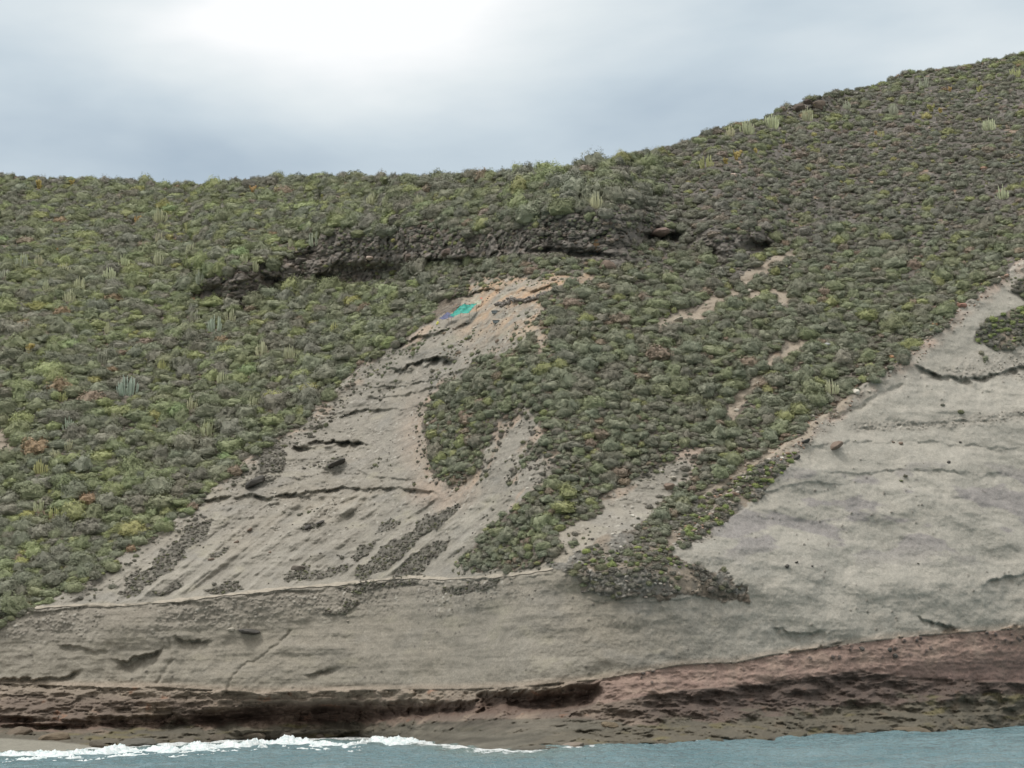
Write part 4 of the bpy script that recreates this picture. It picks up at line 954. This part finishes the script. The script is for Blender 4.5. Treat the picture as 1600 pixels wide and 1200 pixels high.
for k in range(N2):
    if not ok[k]: continue
    x, yv = ax_[k], ay_[k]; pr = 0; pal = [(.16, .145, .125)]*4+[(.24, .21, .18)]*2+[(.10, .095, .085)]*3; sz = random.uniform(.08, .28)
    if bs2[k] > .5: continue
    if vg2[k] > .5:
        pr = .22 if (x > 950 and yv < 420) else .05
        if gp2[k] > .32: pr = .6; sz *= 1.3
    if gr2[k] > .5: pr = .16; pal = pal+[(.42, .40, .35)]*2; sz *= .9
    elif st2[k] > .5: pr = .5; sz *= .8
    elif br2_[k] > .5: pr = .25*cg2[k]; sz *= .6; pal = [(.20, .185, .16)]*4+[(.30, .275, .235)]*3+[(.12, .11, .10)]*2
    if 660 < x < 870 and 425 < yv < 560 and br2_[k] > .5 and dens3[k] > -.1: pr = .5; pal = [(.36, .30, .23)]*3+[(.24, .19, .15)]*3+[(.13, .12, .11)]*2; sz *= 1.2
    if sbr[k] < 16 and 1060 < x < 1640 and yv < 850: pr = .8; sz *= 1.35; pal = [(.48, .44, .38)]*4+[(.36, .25, .19)]*3+[(.18, .15, .13)]*3
    if lv2[k] > .5: pr = .15; pal = [(.09, .08, .07), (.13, .105, .085)]; sz *= 1.6
    if dens3[k] < -.15: pr *= .5
    if random.random() < pr:
        colr = random.choice(pal); v_ = random.uniform(.8, 1.2); p = tp[k]
        items.append(((p[0], p[1], p[2]), (sz, sz*random.uniform(.6, 1.1), sz*random.uniform(.5, 1)), (random.uniform(-.4, .4), random.uniform(-.4, .4), random.uniform(0, 6.28)), random.randrange(6), [q*v_ for q in colr]))
print("stones", len(items))
instance_stuff("loose_stones", items, P1s, "small loose stones and rubble strewn over the slopes")

# ------------------------------------------------------------------ the shelter with its tarps
def cloth_mat(name, c0, c1):
    m_, t, b = newmat(name); tc_ = node(t, 'ShaderNodeTexCoord'); n_ = node(t, 'ShaderNodeTexNoise', i_Scale=2.5, i_Detail=4.0); L(t, tc_.outputs['Object'], n_.inputs['Vector'])
    L(t, ramp(t, n_.outputs[0], [(.35, c0), (.62, c1)]), b.inputs['Base Color']); b.inputs['Roughness'].default_value = .5; return m_
MTQ = cloth_mat("turquoise_tarp", (.03, .22, .18), (.06, .38, .31)); MBL = cloth_mat("blue_cloth", (.075, .085, .16), (.13, .14, .24)); MYE = cloth_mat("yellow_plastic", (.62, .62, .10), (.75, .72, .22))
MPG = cloth_mat("pale_green_cloth", (.28, .32, .22), (.45, .46, .36)); MWD = cloth_mat("weathered_wood", (.16, .12, .09), (.26, .21, .16)); MRD = cloth_mat("red_cloth", (.45, .10, .07), (.55, .16, .10)); MGB = cloth_mat("grey_plastic", (.16, .19, .20), (.26, .29, .30))
def sheet(corners, n=22, sag=.25, wr=.06, seed=0, thick=.015):
    """corners: four world points a,b,c,d in order; returns a wrinkled sagging sheet with thickness"""
    a_, b_, c_, d_ = [np.array(q) for q in corners]; u, v_ = np.meshgrid(np.linspace(0, 1, n), np.linspace(0, 1, n), indexing='ij'); u = u.ravel()[:, None]; v_ = v_.ravel()[:, None]
    q = a_*(1-u)*(1-v_)+b_*u*(1-v_)+c_*u*v_+d_*(1-u)*v_
    q[:, 2] -= (sag*(u*(1-u)*v_*(1-v_)*16)).ravel(); q[:, 2] += wr*fbm(q+seed, .45, 3, 190)*1.6
    q[:, 2] += wr*.8*np.sin((u.ravel()*9+v_.ravel()*3+seed))*.5
    lo = q.copy(); lo[:, 2] -= thick; V = np.concatenate([q, lo]); f0 = grid_faces(n, n); f1_ = f0[:, ::-1]+n*n
    bd = [i*n for i in range(n)]+[(n-1)*n+j for j in range(1, n)]+[i*n+n-1 for i in range(n-2, -1, -1)]+[j for j in range(n-2, 0, -1)]
    e = np.array([[bd[k], bd[(k+1) % len(bd)], bd[(k+1) % len(bd)]+n*n, bd[k]+n*n] for k in range(len(bd))])
    return V, np.concatenate([f0, f1_, e])
def tube(p0, p1, r=.03, n=8, rings=5, bend=.03, seed=1):
    p0, p1 = np.array(p0, float), np.array(p1, float); ax = p1-p0; l_ = np.linalg.norm(ax); ax /= l_; u = np.cross(ax, [.3, .9, .1]); u /= np.linalg.norm(u); w = np.cross(ax, u); V = []
    rr = np.random.default_rng(seed)
    for i in range(rings):
        t_ = i/(rings-1); c_ = p0+ax*l_*t_+u*bend*math.sin(t_*3.1)*l_; r2 = r*(1-.3*t_)*rr.uniform(.9, 1.1)
        for k in range(n): a = 2*math.pi*k/n; V.append(c_+u*r2*math.cos(a)+w*r2*math.sin(a))
    Fc = [(i*n+k, i*n+(k+1) % n, (i+1)*n+(k+1) % n, (i+1)*n+k) for i in range(rings-1) for k in range(n)]
    Fc += [(0, 1, 2, 3), (0, 3, 4, 7), (4, 5, 6, 7)]; e = (rings-1)*n; Fc += [(e+3, e+2, e+1, e), (e+7, e+4, e+3, e), (e+7, e+6, e+5, e+4)]
    return np.array(V), np.array(Fc)
def empty(name, loc):
    o = bpy.data.objects.new(name, None); COL.objects.link(o); o.location = loc; return o
g0 = P1(722, 498); PXM = g0.y/F; print('Y at shelter', g0.y, 'Y skyline', [round(P1(x_, pl(SKY, x_)+1).y) for x_ in (0, 400, 800, 1200, 1600)], 'lowleft', P1(100, 800).y)      # metres per survey unit at the shelter
sh = empty("tarp_shelter", g0); tag(sh, "turquoise tarp shelter propped on sticks on the bare ridge top", "shelter")
def loc(dx, dz, dy=0): return (dx*PXM, dy, dz*PXM)   # measured from the foot of the shelter
A_, B_, C_, D_ = loc(-20, -3, -2.6), loc(13, 4, -2.6), loc(24, 22, -1.0), loc(-2, 19, -1.2)
V, Fc = sheet([A_, B_, C_, D_], 26, .30, .17, 3); link("tarp_sheet", mesh_np("tarp_sheet", V, Fc, [MTQ]), sh)
for k, (q, dz) in enumerate([(A_, -14), (B_, -16), (C_, -22), (D_, -20)]):
    V, Fc = tube((q[0], q[1], q[2]-.05+dz*PXM), (q[0], q[1], q[2]+.03), .03, seed=k); link("pole", mesh_np("pole", V, Fc, [MWD]), sh)
V, Fc = tube((B_[0], B_[1], B_[2]), (B_[0]+.3, B_[1], B_[2]+.15), .02); link("rope", mesh_np("rope", V, Fc, [MRD]), sh)
gb = P1(701, 500); bt = empty("blue_tarp", gb); tag(bt, "crumpled blue-violet sheet hanging left of the turquoise tarp", "tarp")
V, Fc = sheet([loc(-15, -4, -2.0), loc(9, -1, -2.0), loc(12, 10, -1.4), loc(-7, 7, -1)], 22, .1, .2, 8); link("cloth", mesh_np("cloth", V, Fc, [MBL]), bt)
for k, (a_, b_) in enumerate([(loc(-13, -14, -1.9), loc(-13, 0, -1.9)), (loc(6, -14, -1.9), loc(6, 4, -1.9))]):
    V, Fc = tube(a_, b_, .025, seed=20+k); link("pole", mesh_np("pole", V, Fc, [MWD]), bt)
# yellow can
def rbox(sx_, sy_, sz_, seed=0, sub=3, p=5.0):
    V, Fc = ICO4; d = V/np.linalg.norm(V, axis=1)[:, None]; r_ = (np.abs(d)**p).sum(1)**(-1/p); V = d*r_[:, None]*np.array([sx_, sy_, sz_]); V = V*(1+.05*fbm(V+seed, .3, 2, 195))[:, None]; return V, Fc
gy = P1(683, 507); yc = empty("yellow_canister", gy); tag(yc, "bright yellow canister leaning below the blue sheet", "canister")
V, Fc = rbox(.15, .10, .22); V[:, 2] += .2; V[:, 0] += V[:, 2]*.3; link("body", mesh_np("body", V, Fc, [MYE]), yc)
V, Fc = tube((.10, 0, .40), (.16, 0, .50), .045); link("cap", mesh_np("cap", V, Fc, [MGB]), yc)
V, Fc = tube((.02, 0, .42), (.20, 0, .41), .018, bend=.18); link("handle", mesh_np("handle", V, Fc, [MYE]), yc)
gp = P1(746, 478); pg = empty("pale_cloth", gp); tag(pg, "pale green cloth draped on rocks above the turquoise tarp", "cloth")
V, Fc = sheet([loc(-8, -2, -1.0), loc(5, 0, -1.0), loc(7, 9, -.4), loc(-3, 7, -.4)], 20, .05, .18, 14); link("cloth", mesh_np("cloth", V, Fc, [MPG]), pg)
V, Fc = sheet([loc(5, 9, -.9), loc(8, 9, -.9), loc(8.5, 12, -.7), loc(5.5, 12, -.7)], 8, 0, .03, 15); link("red_patch", mesh_np("red_patch", V, Fc, [MRD]), pg)
for x, yv, lab in [(773, 487, "grey plastic tub right of the turquoise tarp"), (775, 502, "lower grey plastic tub on the soil below another tub")]:
    g_ = P1(x, yv+3)+Vector((0, -.15, .0)); e = empty("plastic_tub", g_); tag(e, lab, "tub", "grey tubs beside the shelter")
    V, Fc = rbox(.42, .28, .18, 3); V[:, 2] += .12; V[:, :2] *= (.85+.3*np.clip(V[:, 2], 0, .3))[:, None]; link("tub", mesh_np("tub", V, Fc, [MGB]), e)
    V, Fc = rbox(.46, .32, .03, 4); V[:, 2] += .31; link("rim", mesh_np("rim", V, Fc, [MGB]), e)
# dry stone wall right of the camp
ws = empty("dry_stone_wall", P1(815, 472)); tag(ws, "low dark dry stone wall right of the camp under the bare soil", "wall")
Vs = []; Fs = []; o_ = 0; rr = np.random.default_rng(5)
w0 = np.array(P1(815, 472)); xs = np.arange(778, 862, 3.0); ysw = np.interp(xs, [778, 800, 830, 862], [478, 471, 470, 458])
for x, yv in zip(xs, ysw):
    for k in range(rr.integers(3, 6)):
        p = np.array(P1(x+rr.uniform(-3, 3), yv+rr.normal()*1.6))+np.array([0, -.2, rr.uniform(-.02, .28)]); sc_ = rr.uniform(.1, .34); s = np.array([sc_, sc_*rr.uniform(.6, 1), sc_*rr.uniform(.5, .8)])
        V0, F0 = ICO2; d = V0*(1+.25*perlin(V0*2+rr.uniform(0, 9, 3), 77))[:, None]; Vs.append(d*s+p-w0); Fs.append(F0+o_); o_ += len(V0)
MWL = cloth_mat("dark_wall_stone", (.10, .092, .084), (.22, .195, .17))
link("stones", mesh_np("stones", np.concatenate(Vs), np.concatenate(Fs), [MWL], smooth=False), ws)
# a dead flower stalk against the sky
gs = P1(1255, 160); st = empty("dead_flower_stalk", gs); tag(st, "tiny dark dried stalk standing against the sky on the skyline outcrop", "plant")
V, Fc = tube((0, 0, -.2), (.02, 0, .62), .03); link("stem", mesh_np("stem", V, Fc, [MWD]), st)
rr = np.random.default_rng(2); Cn = rr.normal(size=(60, 3))*np.array([.13, .13, .05])+np.array([.02, 0, .66]); Nn = rr.normal(size=(60, 3)); Nn /= np.linalg.norm(Nn, axis=1)[:, None]
V, Fc = quads(Cn, Nn, np.full(60, .05), rr); link("seed_head", mesh_np("seed_head", V, Fc, [MWD], smooth=False), st)
print("objects", len(bpy.data.objects), "dup labels", sum(len(v_) for v_ in LABELS.values() if len(v_) > 1), max(len(v_) for v_ in LABELS.values()))
